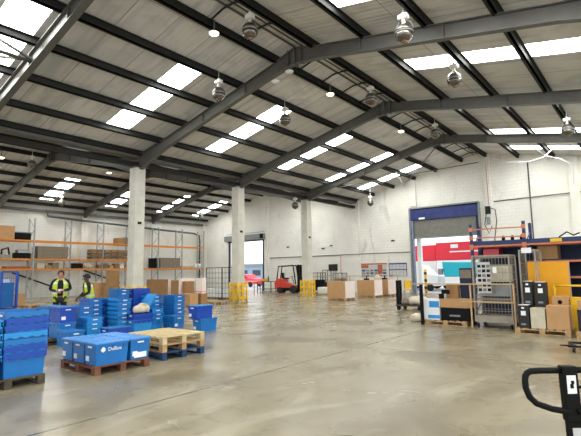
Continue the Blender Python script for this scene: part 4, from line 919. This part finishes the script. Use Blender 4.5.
# ------------------------------------------------------------------ people
def skin_mesh(name, verts, edges, radii, m, parent, root=0, sub=2):
    me = bpy.data.meshes.new(name); me.from_pydata([Vector(v) for v in verts], edges, []); me.materials.append(m)
    o = bpy.data.objects.new(name, me); COL.objects.link(o); o.parent = parent
    sk = o.modifiers.new('skin', 'SKIN'); sk.use_smooth_shade = True
    for i, r in enumerate(radii):
        d = me.skin_vertices[0].data[i]; d.radius = (r, r) if not isinstance(r, tuple) else r; d.use_root = (i == root)
    s_ = o.modifiers.new('sub', 'SUBSURF'); s_.levels = sub; s_.render_levels = sub
    return o
def person(loc, rz, label, H, arms, skin, head_cover, lean=0.0):
    t = thing('person', label, 'person', loc, rz); k = H/1.8
    # facing -Y locally
    J = {'pel': (0, 0, .95), 'waist': (0, 0, 1.1), 'chest': (0, -lean*.5, 1.32), 'neck0': (0, -lean, 1.48), 'neck': (0, -lean-.01, 1.55), 'head': (0, -lean-.03, 1.64), 'crown': (0, -lean-.02, 1.745)}
    for s, n in ((-1, 'l'), (1, 'r')):
        J['sh'+n] = (s*.19, -lean, 1.45); J['hip'+n] = (s*.1, 0, .9); J['kn'+n] = (s*.11, -.02, .5); J['an'+n] = (s*.12, .02, .09); J['to'+n] = (s*.13, -.14, .04)
        el, wr = arms[n]; J['el'+n] = el; J['wr'+n] = wr
    J = {a: Vector(v)*k for a, v in J.items()}
    Rr = {'pel': (.15, .11), 'waist': (.14, .1), 'chest': (.17, .115), 'neck0': (.1, .08), 'neck': .055, 'head': (.082, .098), 'crown': (.06, .07), 'shl': .065, 'shr': .065, 'hipl': .1, 'hipr': .1, 'knl': .06, 'knr': .06, 'anl': .045, 'anr': .045, 'tol': .038, 'tor': .038, 'ell': .045, 'elr': .045, 'wrl': .03, 'wrr': .03}
    E = [('pel', 'waist'), ('waist', 'chest'), ('chest', 'neck0'), ('neck0', 'neck'), ('neck', 'head'), ('head', 'crown')]
    for n in 'lr': E += [('neck0', 'sh'+n), ('sh'+n, 'el'+n), ('el'+n, 'wr'+n), ('pel', 'hip'+n), ('hip'+n, 'kn'+n), ('kn'+n, 'an'+n), ('an'+n, 'to'+n)]
    names = list(Rr); vs = [J[a] for a in names]; rad = [tuple(q*k for q in Rr[a]) if isinstance(Rr[a], tuple) else Rr[a]*k for a in names]; ed = [(names.index(a), names.index(b)) for a, b in E]
    for n, s in (('l', -1), ('r', 1)):      # palms and five fingers
        w = J['wr'+n]; d = (w - J['el'+n]).normalized(); side = d.cross(Vector((0, 0, 1))).normalized(); dn = side.cross(d)
        vs.append(w + d*.07); rad.append((.04, .018)); pi_ = len(vs)-1; ed.append((names.index('wr'+n), pi_))
        for q in range(4):
            b0 = w + d*.1 + side*(-.03+.02*q); L_ = (.07, .08, .075, .06)[q]
            vs += [b0, b0 + d*L_*.5 - dn*.01, b0 + d*L_*.75 - dn*.035]; rad += [.009, .008, .007]; i0 = len(vs)-3; ed += [(pi_, i0), (i0, i0+1), (i0+1, i0+2)]
        b0 = w + d*.05 - side*s*.045; vs += [b0, b0 + d*.04 - side*s*.015]; rad += [.01, .008]; i0 = len(vs)-2; ed += [(pi_, i0), (i0, i0+1)]
    skin_mesh('body', vs, ed, rad, skin, t)
    def shell(name, seq, rr, m, extra=None, sub=2):
        vv = []; rd = []; ee = []; idx = {}
        for chain in seq:
            prev = None
            for a in chain:
                if a not in idx: idx[a] = len(vv); vv.append(J[a] if isinstance(a, str) else Vector(a)*k); rd.append(rr[a] if not isinstance(rr[a], tuple) else rr[a])
                if prev is not None: ee.append((idx[prev], idx[a]))
                prev = a
        return skin_mesh(name, vv, ee, [tuple(x*k for x in q) if isinstance(q, tuple) else q*k for q in rd], m, t, 0, sub)
    shell('jacket', [['pel', 'waist', 'chest', 'neck0', 'shl', 'ell', 'wrl'], ['neck0', 'shr', 'elr', 'wrr']], {'pel': (.17, .13), 'waist': (.165, .125), 'chest': (.19, .135), 'neck0': (.11, .095), 'shl': .07, 'shr': .07, 'ell': .05, 'elr': .05, 'wrl': .038, 'wrr': .038}, M['cloth'])
    shell('trousers', [['pel', 'hipl', 'knl', 'anl'], ['pel', 'hipr', 'knr', 'anr']], {'pel': (.165, .125), 'hipl': .115, 'hipr': .115, 'knl': .08, 'knr': .08, 'anl': .07, 'anr': .07}, M['trousers'])
    for n in 'lr': MB().box(J['an'+n].x-.05, J['an'+n].x+.05, J['an'+n].y-.23, J['an'+n].y+.08, 0, .09, M['black']).build('shoe', t, bevel=.03)
    # hi-vis vest: open front, cross-section rings around the torso
    mb = MB(); i = mb.mi(M['hivis']); j_ = mb.mi(M['reflect']); rings = []
    prof = [(.82, .215, .165, 0), (1.0, .21, .16, 0), (1.06, .21, .16, 1), (1.12, .21, .16, 0), (1.3, .225, .165, 0), (1.36, .222, .16, 1), (1.42, .2, .15, 0), (1.50, .14, .12, 0)]
    for z, rx, ry, _s in prof:
        ring = []
        cy_ = -lean*max(0, (z-1.0)/.5)
        for q in range(25):
            a = math.radians(-90+22 + (360-44)*q/24); ring.append(mb.bm.verts.new(Vector((rx*math.cos(a), ry*math.sin(a)+cy_, z))*k))
        rings.append(ring)
    for q_ in range(len(prof)-1):
        for q in range(24):
            f_ = mb.bm.faces.new((rings[q_][q], rings[q_][q+1], rings[q_+1][q+1], rings[q_+1][q])); f_.material_index = j_ if prof[q_+1][3] and False else (j_ if prof[q_][3] else i); f_.smooth = True
    v = mb.build('safety_vest', t); so = v.modifiers.new('thick', 'SOLIDIFY'); so.thickness = .008
    hd_ = J['head']
    def ell(name, c, r, m, parent=t, cut=None):
        e = MB(); e.mi(m); bmesh.ops.create_icosphere(e.bm, subdivisions=2, radius=1)
        for q in e.bm.verts: q.co = Vector((q.co.x*r[0], q.co.y*r[1], q.co.z*r[2]))
        for f_ in e.bm.faces: f_.smooth = True
        if cut: bmesh.ops.bisect_plane(e.bm, geom=e.bm.verts[:]+e.bm.edges[:]+e.bm.faces[:], plane_co=(0, cut[0], cut[1]), plane_no=(0, -cut[2], -cut[3]), clear_outer=True)
        return e.build(name, parent, tuple(c))
    if head_cover == 'hair': ell('hair', hd_+Vector((0, .012, .05)), (.098, .118, .1), M['hair'], cut=(-.03, .0, 1, 1))
    else: ell('beanie', hd_+Vector((0, .008, .045)), (.112, .128, .115), M['beanie'], cut=(-.05, -.0, .25, 1))
    for s in (-1, 1):
        ell('eye', hd_+Vector((s*.032, -.088, .012)), (.01, .008, .007), M['black']); ell('ear', hd_+Vector((s*.088, .0, .0)), (.01, .02, .03), skin)
    ell('nose', hd_+Vector((0, -.105, -.015)), (.012, .016, .02), skin); ell('mouth', hd_+Vector((0, -.09, -.05)), (.022, .01, .005), M['noticered'])
    return t
# rotation so that local -Y faces the camera roughly
d1 = math.atan2(0-6.42, 0+14.46)
person((-14.46, 6.42, 0), d1+PI/2, 'person standing in open yellow hi vis vest over black clothes, hands together', 1.8, {'l': ((-.29, .04, 1.2), (-.09, -.24, 1.14)), 'r': ((.29, .04, 1.2), (.08, -.22, 1.17))}, M['skin'], 'hair')
person((-13.85, 7.05, 0), d1+PI/2-math.radians(75), 'person in dark beanie and yellow vest seen from the side, leaning over crates', 1.66, {'l': ((-.25, -.08, 1.2), (-.16, -.3, 1.02)), 'r': ((.25, -.1, 1.2), (.18, -.32, 1.05))}, M['skin2'], 'beanie', lean=.1)
o = MB().box(-.06, .06, -.01, .01, -.03, .03, M['label']).build('folded_paper', None, (-14.46+.24*math.cos(d1)+.0, 6.42+.24*math.sin(d1), 1.18), d1+PI/2); tag(o, 'small white paper held in the hands of standing person', 'paper')

for p in (CC, CN):
    for ch in kids(p):
        for g_ in kids(ch): bpy.data.objects.remove(g_)
        bpy.data.objects.remove(ch)
    bpy.data.objects.remove(p)
